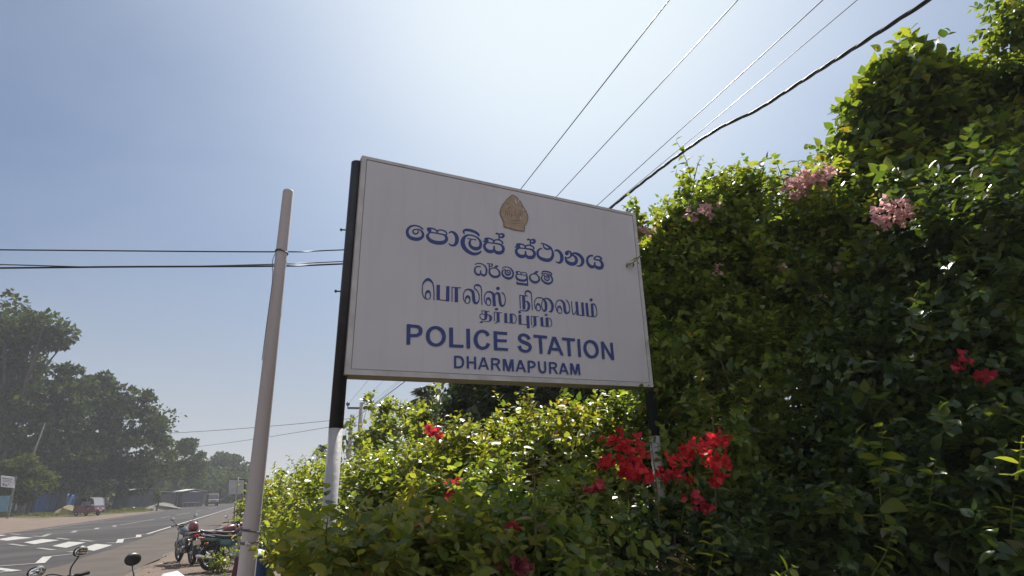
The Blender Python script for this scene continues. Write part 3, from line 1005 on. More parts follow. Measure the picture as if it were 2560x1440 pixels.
# ================================================================== ground, road and markings
def big_ground():
    m, nt, out = new_mat("earth")
    N, L = nt.nodes, nt.links
    p = N.new("ShaderNodeBsdfPrincipled")
    p.inputs['Roughness'].default_value = 0.95
    p.inputs['Specular IOR Level'].default_value = 0.15
    tc = N.new("ShaderNodeTexCoord")
    cols = [((0.117, 0.084, 0.064), (0.176, 0.129, 0.101))]
    n1 = N.new("ShaderNodeTexNoise")
    n1.inputs['Scale'].default_value = 0.9
    n1.inputs['Detail'].default_value = 9
    n1.inputs['Roughness'].default_value = 0.68
    L.new(tc.outputs['Object'], n1.inputs['Vector'])
    cr = N.new("ShaderNodeValToRGB")
    cr.color_ramp.elements[0].position = 0.33
    cr.color_ramp.elements[1].position = 0.67
    cr.color_ramp.elements[0].color = (*cols[0][0], 1)
    cr.color_ramp.elements[1].color = (*cols[0][1], 1)
    L.new(n1.outputs['Fac'], cr.inputs['Fac'])
    n2 = N.new("ShaderNodeTexNoise")
    n2.inputs['Scale'].default_value = 38
    n2.inputs['Detail'].default_value = 6
    L.new(tc.outputs['Object'], n2.inputs['Vector'])
    mx = N.new("ShaderNodeMixRGB")
    mx.blend_type = 'OVERLAY'
    mx.inputs['Fac'].default_value = 0.55
    L.new(cr.outputs['Color'], mx.inputs[1])
    L.new(n2.outputs['Color'], mx.inputs[2])
    bp = N.new("ShaderNodeBump")
    bp.inputs['Strength'].default_value = 0.6
    bp.inputs['Distance'].default_value = 0.03
    L.new(n2.outputs['Fac'], bp.inputs['Height'])
    L.new(bp.outputs['Normal'], p.inputs['Normal'])
    hs = N.new("ShaderNodeHueSaturation")
    hs.inputs['Saturation'].default_value = 0.85
    L.new(mx.outputs['Color'], hs.inputs['Color'])
    L.new(hs.outputs['Color'], p.inputs['Base Color'])
    L.new(p.outputs['BSDF'], out.inputs['Surface'])
    g = MB().quad((-1500, -300, 0), (1500, -300, 0), (1500, 2500, 0), (-1500, 2500, 0)).build("ground", m)
    tag(g, "bare sandy earth of the roadside and the ground around it", None, None, 'structure')


big_ground()

def asphalt():
    m, nt, out = new_mat("asphalt")
    N, L = nt.nodes, nt.links
    p = N.new("ShaderNodeBsdfPrincipled")
    p.inputs['Roughness'].default_value = 0.9
    p.inputs['Specular IOR Level'].default_value = 0.12
    tc = N.new("ShaderNodeTexCoord")

    def noise(scale, vec, rz, det=6):
        r = N.new("ShaderNodeMapping")
        r.inputs['Rotation'].default_value = (0, 0, rz)
        L.new(tc.outputs['Object'], r.inputs['Vector'])
        mp = N.new("ShaderNodeMapping")
        mp.inputs['Scale'].default_value = vec
        L.new(r.outputs['Vector'], mp.inputs['Vector'])
        n = N.new("ShaderNodeTexNoise")
        n.inputs['Scale'].default_value = scale
        n.inputs['Detail'].default_value = det
        n.inputs['Roughness'].default_value = .62
        L.new(mp.outputs['Vector'], n.inputs['Vector'])
        return n.outputs['Fac']

    def ramp(f, c0, c1, lo, hi):
        r = N.new("ShaderNodeValToRGB")
        r.color_ramp.elements[0].position = lo
        r.color_ramp.elements[1].position = hi
        r.color_ramp.elements[0].color = (*c0, 1)
        r.color_ramp.elements[1].color = (*c1, 1)
        L.new(f, r.inputs['Fac'])
        return r.outputs['Color']

    base = ramp(noise(.5, (1, 1, 1), 0, 9), (0.046, 0.043, 0.045), (0.064, 0.059, 0.061), .3, .7)
    # wheel tracks and oil running along the road, and patches
    tr = ramp(noise(.9, (1.0, .035, 1), -ROAD_AZ, 3), (.72, .72, .73), (1.18, 1.16, 1.14), .35, .65)
    gr = ramp(noise(55, (1, 1, 1), 0, 2), (.78, .78, .78), (1.25, 1.25, 1.25), .3, .7)
    pt = ramp(noise(.16, (1, .5, 1), -ROAD_AZ, 2), (.80, .80, .82), (1, 1, 1), .46, .49)
    col = base
    for x in (tr, gr, pt):
        mx = N.new("ShaderNodeMixRGB")
        mx.blend_type = 'MULTIPLY'
        mx.inputs['Fac'].default_value = 1
        L.new(col, mx.inputs[1])
        L.new(x, mx.inputs[2])
        col = mx.outputs['Color']
    L.new(col, p.inputs['Base Color'])
    L.new(p.outputs['BSDF'], out.inputs['Surface'])
    return m


M_ASPH = asphalt()
M_SHOULDER = surf("dusty_asphalt", (0.072, 0.061, 0.055), 0.92, col2=(0.103, 0.086, 0.076), vscale=0.8, bump=0.3, bscale=60, spec=0.12, detail=10)
M_MARK = surf("road_paint", (0.265, 0.257, 0.250), 0.8, col2=(0.359, 0.351, 0.335), vscale=6, spec=0.2, detail=8)
M_MARKW = surf("road_paint_worn", (0.179, 0.172, 0.172), 0.85, col2=(0.242, 0.234, 0.234), vscale=6, spec=0.2, detail=8)


def strip(mb, t0, t1, s0, s1, z, n=60, jit=0.0):
    """A band along the road, its edges a little ragged."""
    vs, fs = [], []
    for i in range(n + 1):
        s = s0 + (s1 - s0) * (i / n) ** 2.2
        j0 = random.uniform(-jit, jit)
        j1 = random.uniform(-jit, jit)
        vs += [rd(s, t0 + j0, z), rd(s, t1 + j1, z)]
    for i in range(n):
        fs.append((2 * i, 2 * i + 1, 2 * i + 3, 2 * i + 2))
    mb.add(vs, fs)


mb = MB()
strip(mb, -11.6, -2.72, -60, 900, 0.030, 260, 0.05)
road = mb.build("road", M_ASPH)
tag(road, "grey asphalt road running away past the hedge", None, None, 'structure')
mb = MB()
strip(mb, -4.55, -2.66, -60, 900, 0.034, 420, 0.09)
# broken edge down to the earth
n = 420
for i in range(n):
    pass
sh = mb.build("road_shoulder", M_SHOULDER)
tag(sh, "dusty worn edge of the asphalt beside the sand", None, None, 'structure')
mb = MB()
vs, fs = [], []
for i in range(301):
    s = -60 + 960 * (i / 300) ** 2.2
    vs += [rd(s, -2.70, 0.034), rd(s, -2.55 + random.uniform(-.05, .05), -0.02)]
for i in range(300):
    fs.append((2 * i, 2 * i + 1, 2 * i + 3, 2 * i + 2))
mb.add(vs, fs)
eb = mb.build("road_edge", surf("edge_dark", (0.09, 0.075, 0.065), 0.95, var=0.2, vscale=4))
tag(eb, "crumbling edge of the asphalt", None, None, 'structure')


ZM = 0.040


def gpoly(mb, pts):
    mb.add([gp(x, y, ZM) for x, y in pts], [tuple(range(len(pts)))])


def gline(mb, pts, w=0.12, z=ZM):
    P = [gp(x, y, z) for x, y in pts]
    for a, b in zip(P, P[1:]):
        d = (b - a).normalized()
        q = Vector((d.y, -d.x, 0)) * w / 2
        a2, b2 = a - d * w * .3, b + d * w * .3
        z_ = random.uniform(0, .0012)
        mb.add([v + Vector((0, 0, z_)) for v in (a2 + q, a2 - q, b2 - q, b2 + q)], [(0, 1, 2, 3)])


for pts in ([(59, 1356), (105, 1347.5), (150, 1350), (86, 1360.5)], [(130, 1365), (172, 1354), (214, 1356), (165, 1369.5)], [(200, 1372), (240, 1359.5), (281, 1362.5), (235, 1377)],
            [(-10, 1349), (35, 1341), (83, 1344), (18, 1351.5)], [(-70, 1341), (-25, 1335), (18, 1338), (-50, 1345)]):
    mb = MB()
    gpoly(mb, pts)
    o = mb.build("crossing_block", M_MARK)
    tag(o, "white painted block of the zebra crossing on the road", None, "zebra crossing blocks", 'structure')
mb = MB()
for a, b in ([(25, 1360), (61, 1364.5)], [(97, 1370), (134, 1374.5)], [(174, 1379), (212, 1382)], [(26, 1334.5), (50, 1336)], [(82, 1340), (107, 1341.5)], [(144, 1345), (171, 1348.5)], [(201, 1350), (232, 1353)]):
    gline(mb, [a, b], 0.16)
tag(mb.build("crossing_dashes", M_MARKW), "faint dashes before and after the zebra crossing", None, None, 'structure')
mb = MB()
gline(mb, [(107, 1341), (124, 1334.8)], .2)
gline(mb, [(124, 1334.8), (182, 1331.2)], .1)
gline(mb, [(182, 1331.2), (189, 1327)], .18)
gline(mb, [(189, 1327), (240, 1323)], .1)
gline(mb, [(240, 1323), (244, 1319.5)], .18)
gline(mb, [(244, 1319.5), (285, 1316.5)], .1)
gline(mb, [(285, 1316.5), (288, 1313.6)], .18)
gline(mb, [(299, 1312.5), (386, 1298)], .13)
gline(mb, [(404, 1294.5), (426, 1290.5)], .13)
gline(mb, [(440, 1288), (475, 1281.5)], .13)
gline(mb, [(490, 1278.5), (505, 1275.5)], .13)
gline(mb, [(523, 1272), (540, 1268.5)], .13)
tag(mb.build("centre_line", M_MARKW), "zigzag and broken white centre line of the road", None, None, 'structure')
mb = MB()
gline(mb, [(268, 1357), (298, 1356.6)], .1)
gline(mb, [(298, 1356.6), (302.5, 1348)], .2)
gline(mb, [(302.5, 1348), (346, 1342.6)], .1)
gline(mb, [(346, 1342.6), (347, 1336.8)], .18)
gline(mb, [(352, 1336.5), (372, 1335)], .1)
strip(mb, -4.98, -4.84, 29.5, 420, ZM, 30)
gline(mb, [(212, 1381), (118, 1391.5)], .1)
gline(mb, [(118, 1391.5), (100, 1407.5)], .2)
gline(mb, [(100, 1407.5), (0, 1415)], .1)
gline(mb, [(38, 1427), (-10, 1421)], .2)
gline(mb, [(15, 1429), (-20, 1433)], .1)
tag(mb.build("edge_line", M_MARK), "white zigzag edge line and straight line along the near side of the road", None, None, 'structure')
mb = MB()
strip(mb, -11.0, -10.9, 38, 420, ZM, 30)
tag(mb.build("far_edge_line", M_MARKW), "faint white line along the far side of the road", None, None, 'structure')

# grass verge beyond the road
M_GRASS = surf("verge_soil", (0.055, 0.062, 0.025), 0.95, col2=(0.12, 0.105, 0.055), vscale=0.7, spec=0.1, detail=8)
mb = MB()
pl = [(-260, 1296), (-60, 1297), (30, 1293), (90, 1295), (190, 1290), (250, 1286.5), (330, 1281.5), (400, 1276), (440, 1271), (440, 1264), (330, 1266), (200, 1268), (60, 1270), (-80, 1272), (-260, 1275)]
mb.add([gp(x, y, 0.02) for x, y in pl], [tuple(range(len(pl)))])
tag(mb.build("grass_verge", M_GRASS), "grassy strip beyond the far side of the road", None, None, 'structure')
M_BLADE = leafmat("grass_blade", (0.045, 0.065, 0.018), (0.15, 0.165, 0.05), trans=0.3, rough=0.6, spec=0.2)
n = 16000
py = rng.uniform(1266, 1292, n)
px = rng.uniform(-60, 440, n)
lim = np.interp(px, [-260, -60, 30, 90, 190, 250, 330, 400, 440], [1296, 1297, 1292, 1294, 1289, 1286, 1281, 1275.5, 1270])
ok = py < lim - 0.4
P = np.array([gp(x, y, 0.02) for x, y in zip(px[ok], py[ok])])
dd = unit(rng.normal(size=P.shape) * np.array([.5, .5, .1]) + np.array([0, 0, .6]))
o = leaf_mesh("grass", P, dd, rand_unit(len(P)), rng.uniform(.10, .34, len(P)), M_BLADE, card=True, width=0.35)
tag(o, "short dry green grass on the far verge", "grass", None, 'stuff')

# dry leaves and crumbs on the sand
n = 420
px = rng.uniform(250, 640, n)
py = rng.uniform(1330, 1440, n)
P = np.array([gp(x, y, 0.012) for x, y in zip(px, py)])
q = P @ np.array(list(RN))
P = P[q > -2.9]
dd = unit(rng.normal(size=P.shape) * np.array([1, 1, .12]))
o = leaf_mesh("leaf_litter", P, dd, unit(rng.normal(0, .25, P.shape) + np.array([0, 0, 1.0])), rng.uniform(.02, .075, len(P)), leafmat("dry_leaf", (0.06, 0.035, 0.02), (0.22, 0.15, 0.08), trans=.1, rough=.8, spec=.1), card=True)
tag(o, "dry leaves scattered on the sand", "leaf litter", None, 'stuff')

# ================================================================== vegetation
M_BARK = surf("bark", (0.13, 0.10, 0.075), 0.9, var=0.35, vscale=10, bump=0.5, bscale=30)
M_BARKPALE = surf("bark_pale", (0.26, 0.24, 0.22), 0.9, var=0.3, vscale=8, bump=0.4, bscale=30)
M_BARKMID = surf("bark_mid", (0.15, 0.14, 0.125), 0.9, var=0.3, vscale=6)
M_BARKFAR = surf("bark_far", (0.07, 0.06, 0.055), 0.95, var=0.3, vscale=2)
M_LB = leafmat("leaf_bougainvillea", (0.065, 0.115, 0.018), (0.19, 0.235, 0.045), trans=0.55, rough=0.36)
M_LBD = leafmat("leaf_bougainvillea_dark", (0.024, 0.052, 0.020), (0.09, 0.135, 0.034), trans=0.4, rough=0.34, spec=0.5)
M_LMIX = leafmat("leaf_mixed", (0.07, 0.125, 0.034), (0.22, 0.28, 0.07), trans=0.55, rough=0.36)
M_LOL = leafmat("leaf_olive", (0.085, 0.13, 0.028), (0.24, 0.26, 0.06), trans=0.55, rough=0.36)
M_LY = leafmat("leaf_young", (0.12, 0.115, 0.03), (0.20, 0.17, 0.045), trans=0.42, rough=0.36)
M_LVINE = leafmat("leaf_vine", (0.05, 0.095, 0.03), (0.17, 0.225, 0.048), trans=0.54, rough=0.42)
M_LHEDGE = leafmat("leaf_hedge", (0.075, 0.12, 0.025), (0.23, 0.27, 0.06), trans=0.55, rough=0.38)
M_LFAR = leafmat("leaf_far", (0.020, 0.038, 0.015), (0.075, 0.105, 0.030), trans=0.3, rough=0.8, spec=0.08, tcol=(1.4, 1.3, .7))
M_LFARB = leafmat("leaf_far_green", (0.05, 0.075, 0.022), (0.11, 0.13, 0.035), trans=0.3, rough=0.8, spec=0.1, tcol=(1.5, 1.4, .6))
M_LTREE = leafmat("leaf_tree", (0.02, 0.042, 0.015), (0.06, 0.09, 0.024), trans=0.3, rough=0.4)
M_PALM = leafmat("leaf_palm", (0.025, 0.04, 0.02), (0.06, 0.075, 0.032), trans=0.2, rough=0.4)
M_RED = leafmat("bract_red", (0.42, 0.022, 0.036), (0.74, 0.075, 0.085), trans=0.45, rough=0.55, spec=0.2, tcol=(1.3, .6, .7))
M_CRIM = leafmat("bract_crimson", (0.36, 0.03, 0.06), (0.55, 0.08, 0.11), trans=0.4, rough=0.55, spec=0.2, tcol=(1.3, .6, .7))
M_CRIMD = leafmat("bract_dark", (0.16, 0.03, 0.045), (0.30, 0.08, 0.10), trans=0.35, rough=0.6, spec=0.15, tcol=(1.2, .7, .7))  # darker crimson for the low clusters
M_PINK = leafmat("bract_pink", (0.56, 0.34, 0.35), (0.78, 0.58, 0.56), trans=0.4, rough=0.6, spec=0.2, tcol=(1.1, .9, .9))


def stems(base_pts, tips, r0=0.03, name="stem", m=None, parent=None):
    """Woody stems from the ground into the crown, one part."""
    mb = MB()
    for b, t in zip(base_pts, tips):
        b, t = Vector(b), Vector(t)
        k = (t - b).length
        mids = [b.lerp(t, q) + Vector((random.uniform(-.09, .09), random.uniform(-.09, .09), random.uniform(0, .06))) * k for q in (.3, .6)]
        P = rail(b, *mids, t, n=4)
        mb.tube(P, [r0 * (1 - .8 * i / (len(P) - 1)) for i in range(len(P))], 6)
    return mb.build(name, m or M_BARK, parent, True)


def bush(label, blobs, mat, cat="bush", name="bougainvillea_bush", group=None, leaf=0.06, nleaf=13, length=0.34, nstem=7, card=False, width=1.0, droop=.25, base=None, extra=(), spread=.9):
    c0 = at(blobs[0][0], blobs[0][1], blobs[0][2])
    b0 = Vector(base) if base is not None else Vector((c0.x, c0.y, 0))
    root = empty(name, b0, 0, label, cat, group)
    P, D, Nn, S = foliage_frames(blobs, leaf=leaf, nleaf=nleaf, length=length, droop=droop, spread=spread)
    P = P - np.array(b0)
    leaf_mesh("foliage", P, D, Nn, S, mat, root, card, width)
    tips, bs = [], []
    for i in range(nstem):
        bl = random.choice(blobs)
        c, rad, ax = px_blob(*bl[:6])
        t = Vector(c) + Vector((random.uniform(-.5, .5) * rad[0], random.uniform(-.5, .5) * rad[1], random.uniform(.1, .7) * rad[2])) - b0
        bs.append(Vector((t.x * .35 + random.uniform(-.15, .15), t.y * .35 + random.uniform(-.15, .15), 0)))
        tips.append(t)
    if nstem:
        stems(bs, tips, 0.022, "stem", M_BARK, root)
    for (kind, args) in extra:
        kind(root, b0, *args)
    return root


def shoot(root, b0, pts, d, n=10, leaf=0.07, mat=None, wid=1.0, r=0.004):
    """A long shoot standing clear of the bush, leaves along it: part of its bush."""
    Q = rail(*[at(x, y, d) for x, y in pts], n=6)
    Q = [q - b0 for q in Q]
    mb = MB().tube(Q, [r * (1.3 - i / len(Q)) for i in range(len(Q))], 5)
    tt = np.linspace(0.12, 1, n)
    idx = tt * (len(Q) - 1)
    P = np.array([list(Q[int(i)].lerp(Q[min(int(i) + 1, len(Q) - 1)], i - int(i))) for i in idx])
    T = unit(np.array([list(Q[min(int(i) + 1, len(Q) - 1)] - Q[max(int(i) - 1, 0)]) for i in idx]))
    a = np.arange(n) * 2.5 + rng.uniform(0, 6)
    s1 = unit(np.cross(T, np.array([0.3, 0.9, .2])))
    s2 = np.cross(T, s1)
    out = np.cos(a)[:, None] * s1 + np.sin(a)[:, None] * s2
    D = unit(T * .35 + out - np.array([0, 0, .35]))
    Nn = unit(out * -.2 + np.array([0, 0, 1.0]) + rng.normal(0, .35, (n, 3)))
    S = leaf * (1.15 - .6 * tt) * rng.uniform(.8, 1.2, n)
    ev = np.array([list(v) for v in mb.v])
    quads = [f for f in mb.f if len(f) == 4]
    leaf_mesh("shoot", P, D, Nn, S, mat or M_LB, root, False, wid, (ev, quads))


def flowers(root, b0, px, py, d, rx, ry, n, mat, size=0.034, rz=None):
    """A cluster of three-bract flowers, one part of its bush."""
    c, rad, ax = px_blob(px, py, d, rx, ry, rz if rz else 0.09)
    k = max(3, n // 8)
    pc, oc = shell(c, rad, k, 0.25, ax)
    idx = rng.integers(0, k, n)
    p = pc[idx] + rng.normal(0, .28 * (rad[0] * rad[1] * rad[2]) ** (1 / 3), (n, 3)) * np.array([1.1, 1.1, .8])
    o = oc[idx]
    p = p - np.array(b0)
    axis = unit(o + rng.normal(0, .5, o.shape) + np.array([0, -.3, .2]))
    s1 = unit(np.cross(axis, rand_unit(n)))
    s2 = np.cross(axis, s1)
    PP, DD, NN, SS = [], [], [], []
    for k in range(3):
        a = 2.094 * k
        out = math.cos(a) * s1 + math.sin(a) * s2
        PP.append(p)
        DD.append(unit(out * .8 + axis * .65))
        NN.append(unit(axis - out * .4))
        SS.append(size * rng.uniform(.75, 1.25, n))
    leaf_mesh("flower_cluster", np.concatenate(PP), np.concatenate(DD), np.concatenate(NN), np.concatenate(SS), mat, root, False, 1.25)


# ---- the near bougainvilleas, in front of the posts
F = flowers
bush("low bougainvillea with yellow-green leaves at the foot of the sign's left post", [
    (840, 1455, 2.4, 110, 55, .28, 90), (1040, 1430, 2.8, 130, 60, .3, 110), (960, 1395, 3.0, 80, 40, .25, 70), (815, 1430, 2.9, 60, 45, .3, 50), (1150, 1450, 2.5, 160, 60, .3, 110), (1120, 1380, 3.0, 90, 40, .25, 70)],
    M_LOL, leaf=.056, length=.24, nleaf=11, extra=[
    (F, (1030, 1305, 2.9, 18, 16, 16, M_CRIM)), (F, (1290, 1415, 2.5, 24, 24, 16, M_CRIMD)), (F, (1225, 1440, 2.5, 24, 10, 8, M_CRIMD)), (F, (1275, 1320, 2.6, 13, 12, 10, M_CRIM)),
    (shoot, ([(900, 1420), (905, 1370), (895, 1320)], 2.7, 12, .055, M_LY)), (shoot, ([(985, 1420), (1000, 1380), (990, 1345), (960, 1330)], 2.7, 14, .05, M_LY)), (shoot, ([(940, 1440), (945, 1390), (925, 1345)], 2.7, 12, .05, M_LY)),
    (shoot, ([(830, 1420), (815, 1350), (820, 1290)], 2.3, 6, .10, M_LB)), (shoot, ([(745, 1420), (725, 1360), (715, 1312)], 3.0, 9, .055, M_LY)), (shoot, ([(770, 1420), (755, 1380), (745, 1340)], 2.6, 7, .075, M_LB)),
    (shoot, ([(1100, 1400), (1085, 1340), (1060, 1290)], 2.9, 12, .055, M_LMIX)), (shoot, ([(1180, 1420), (1190, 1340), (1175, 1280)], 2.8, 12, .055, M_LMIX))])
bush("bougainvillea with one tall yellow-leaved shoot in the middle of the hedge", [
    (1330, 1400, 2.9, 120, 60, .35, 130), (1230, 1300, 3.5, 100, 60, .4, 110), (1400, 1300, 3.3, 90, 60, .3, 90), (1440, 1430, 2.7, 110, 60, .3, 100), (1480, 1340, 3.2, 80, 60, .3, 70), (1250, 1360, 3.1, 90, 50, .3, 80)],
    M_LMIX, leaf=.056, length=.24, nleaf=11, extra=[
    (F, (1128, 1222, 3.8, 24, 18, 30, M_CRIM, .038)), (F, (1080, 1083, 4.4, 15, 12, 20, M_CRIM, .038)), (F, (1495, 1235, 3.2, 20, 16, 12, M_CRIM)),
    (shoot, ([(1340, 1380), (1338, 1260), (1335, 1150)], 2.5, 9, .105, M_LY, 1.2)), (shoot, ([(1430, 1330), (1440, 1240), (1415, 1150), (1380, 1095)], 2.9, 12, .075, M_LB)),
    (shoot, ([(1240, 1230), (1250, 1120), (1270, 1045)], 3.6, 9, .085, M_LB)), (shoot, ([(1300, 1200), (1310, 1110), (1330, 1055)], 3.6, 9, .075, M_LB)), (shoot, ([(1200, 1260), (1180, 1190), (1150, 1150)], 3.6, 11, .06, M_LMIX)),
    (shoot, ([(1470, 1290), (1440, 1230), (1435, 1200)], 2.8, 9, .06, M_LY)), (shoot, ([(1360, 1180), (1300, 1190), (1230, 1180)], 3.4, 9, .055, M_LY)), (shoot, ([(1500, 1380), (1480, 1300), (1470, 1220)], 3.0, 12, .055, M_LMIX)),
    (shoot, ([(1390, 1420), (1420, 1360), (1470, 1400)], 2.4, 8, .09, M_LB)), (shoot, ([(1290, 1400), (1270, 1330), (1280, 1280)], 2.9, 12, .055, M_LMIX))])
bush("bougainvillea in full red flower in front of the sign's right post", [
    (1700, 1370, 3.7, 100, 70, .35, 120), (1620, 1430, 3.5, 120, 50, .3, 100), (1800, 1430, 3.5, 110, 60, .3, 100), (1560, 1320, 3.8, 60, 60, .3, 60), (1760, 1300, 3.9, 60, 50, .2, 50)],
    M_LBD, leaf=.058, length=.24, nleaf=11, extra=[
    (F, (1572, 1140, 3.4, 50, 42, 58, M_RED, .034)), (F, (1555, 1168, 3.3, 40, 26, 36, M_RED, .038)), (F, (1672, 1172, 3.4, 32, 38, 38, M_RED, .034)), (F, (1752, 1135, 3.4, 44, 44, 56, M_RED, .034)),
    (F, (1778, 1170, 3.4, 20, 24, 20, M_RED, .038)), (F, (1800, 1090, 3.4, 34, 16, 18, M_RED, .034)), (F, (1620, 1185, 3.35, 20, 20, 14, M_RED, .036)), (F, (1755, 1255, 3.4, 24, 12, 12, M_CRIM)), (F, (1725, 1240, 3.3, 16, 12, 8, M_CRIM)),
    (shoot, ([(1650, 1330), (1640, 1200), (1625, 1085)], 3.3, 10, .065, M_LY)), (shoot, ([(1790, 1300), (1785, 1100), (1775, 1000), (1745, 940)], 3.6, 15, .07, M_LY)), (shoot, ([(1580, 1330), (1570, 1220), (1560, 1150)], 3.5, 12, .06, M_LBD)),
    (shoot, ([(1770, 1440), (1785, 1360), (1775, 1295)], 3.0, 11, .09, M_LB)), (shoot, ([(1700, 1440), (1705, 1410), (1715, 1385)], 2.9, 10, .075, M_LY)),
    (shoot, ([(1680, 1230), (1720, 1200), (1765, 1188)], 3.4, 9, .07, M_LB)), (shoot, ([(1700, 1330), (1710, 1270), (1725, 1210)], 3.5, 10, .06, M_LB))])
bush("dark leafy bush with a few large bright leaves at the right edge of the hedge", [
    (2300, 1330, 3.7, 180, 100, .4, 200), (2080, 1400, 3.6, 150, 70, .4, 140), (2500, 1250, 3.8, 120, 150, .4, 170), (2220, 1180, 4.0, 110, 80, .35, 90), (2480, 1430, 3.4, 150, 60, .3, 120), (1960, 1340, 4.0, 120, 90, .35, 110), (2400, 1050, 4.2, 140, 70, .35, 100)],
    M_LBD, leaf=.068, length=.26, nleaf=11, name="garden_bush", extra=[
    (F, (2413, 922, 3.9, 24, 22, 24, M_CRIM, .038)),
    (shoot, ([(2210, 1330), (2200, 1230), (2190, 1130), (2140, 1085)], 3.3, 10, .11, M_LB, 1.2)), (shoot, ([(2200, 1180), (2205, 1110), (2205, 1065)], 3.3, 6, .10, M_LB, 1.2)),
    (shoot, ([(2320, 1330), (2325, 1240), (2340, 1150)], 3.3, 10, .095, M_LB, 1.2)), (shoot, ([(2180, 1440), (2215, 1380), (2230, 1330)], 3.1, 10, .085, M_LB)),
    (shoot, ([(1930, 1450), (1960, 1432), (1985, 1418)], 2.6, 6, .07, M_LB)), (shoot, ([(2540, 1200), (2550, 1150), (2555, 1090)], 3.0, 7, .10, M_LB, 1.2)),
    (shoot, ([(2290, 900), (2300, 860), (2250, 840)], 4.2, 9, .11, M_LB, 1.2)), (shoot, ([(2340, 900), (2330, 850), (2290, 815)], 4.2, 8, .11, M_LB, 1.2)), (shoot, ([(2060, 1300), (2080, 1220), (2060, 1150)], 3.7, 10, .08, M_LBD)),
    (shoot, ([(2230, 1010), (2180, 985), (2120, 975)], 3.8, 8, .12, M_LBD, 1.2)), (shoot, ([(2480, 1060), (2500, 1030), (2490, 1000)], 3.6, 7, .12, M_LBD, 1.2))])

# ---- behind the sign, bright and sunlit: the hedge along the road
bush("sunlit yellow-green hedge beside the road behind the left post", [
    (860, 1250, 7.5, 120, 85, .9, 310), (775, 1255, 9.0, 90, 80, 1.0, 250), (960, 1235, 6.6, 120, 85, .8, 280), (900, 1310, 6.5, 150, 80, .8, 240), (708, 1245, 11.5, 62, 60, 1.2, 160), (1060, 1235, 5.8, 110, 90, .7, 220), (765, 1320, 7.0, 70, 70, .8, 120), (840, 1200, 9.5, 70, 50, .8, 120)],
    M_LHEDGE, leaf=.066, nleaf=14, length=.36, name="roadside_hedge", cat="hedge", nstem=22, extra=[
    (shoot, ([(905, 1150), (910, 1130), (900, 1112)], 7, 8, .08, M_LHEDGE)), (shoot, ([(1000, 1140), (1010, 1110), (1030, 1095)], 6.2, 8, .075, M_LHEDGE)), (shoot, ([(760, 1170), (765, 1150), (755, 1135)], 9.5, 8, .09, M_LHEDGE)),
    (shoot, ([(930, 1260), (950, 1220), (990, 1200)], 6, 12, .06, M_LY)), (shoot, ([(860, 1290), (880, 1240), (850, 1200)], 6.4, 12, .06, M_LY))])
bush("reddish-leaved bougainvillea below the middle of the sign", [
    (1190, 1170, 5.4, 130, 80, .6, 230), (1100, 1200, 5.6, 80, 60, .5, 100), (1330, 1130, 5.0, 120, 90, .6, 230), (1460, 1150, 4.9, 120, 120, .6, 210), (1170, 1240, 4.9, 140, 90, .5, 190), (1350, 1250, 4.7, 160, 110, .5, 200), (1520, 1250, 4.7, 110, 110, .5, 150)],
    M_LOL, leaf=.060, nstem=16, extra=[
    (shoot, ([(1105, 1130), (1130, 1080), (1150, 1040)], 5.2, 9, .09, M_LB)), (shoot, ([(1400, 1090), (1380, 1060), (1350, 1050)], 4.6, 9, .08, M_LB)), (shoot, ([(1440, 1090), (1430, 1070), (1410, 1055)], 4.6, 9, .08, M_LB)),
    (shoot, ([(1340, 1060), (1325, 1015), (1305, 975)], 4.6, 10, .055, M_LY)), (shoot, ([(1250, 1090), (1260, 1055), (1290, 1038)], 5.0, 9, .075, M_LB)), (shoot, ([(1530, 1090), (1540, 1020), (1560, 985)], 5.0, 12, .07, M_LB))])

# ---- the tall dark mass to the right of the sign
SUNTOP = [(1760, 542, 5.6, 90, 60, .5, 120), (1880, 512, 5.9, 100, 55, .6, 130), (1980, 532, 6.0, 80, 60, .6, 100), (1660, 612, 5.2, 60, 50, .4, 70), (1600, 612, 5.0, 34, 40, .3, 40), (1690, 742, 5.0, 70, 80, .4, 70), (1620, 762, 4.9, 30, 90, .3, 36), (1840, 642, 5.3, 90, 60, .4, 70), (2010, 602, 5.6, 80, 50, .5, 70)]


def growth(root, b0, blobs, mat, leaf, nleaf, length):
    """Paler young leaves, sunlight put into their colour, over the outside of a bush, one part of it."""
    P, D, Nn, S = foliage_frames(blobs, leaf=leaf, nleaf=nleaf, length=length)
    leaf_mesh("sun_toned_growth", P - np.array(b0), D, Nn, S, mat, root)


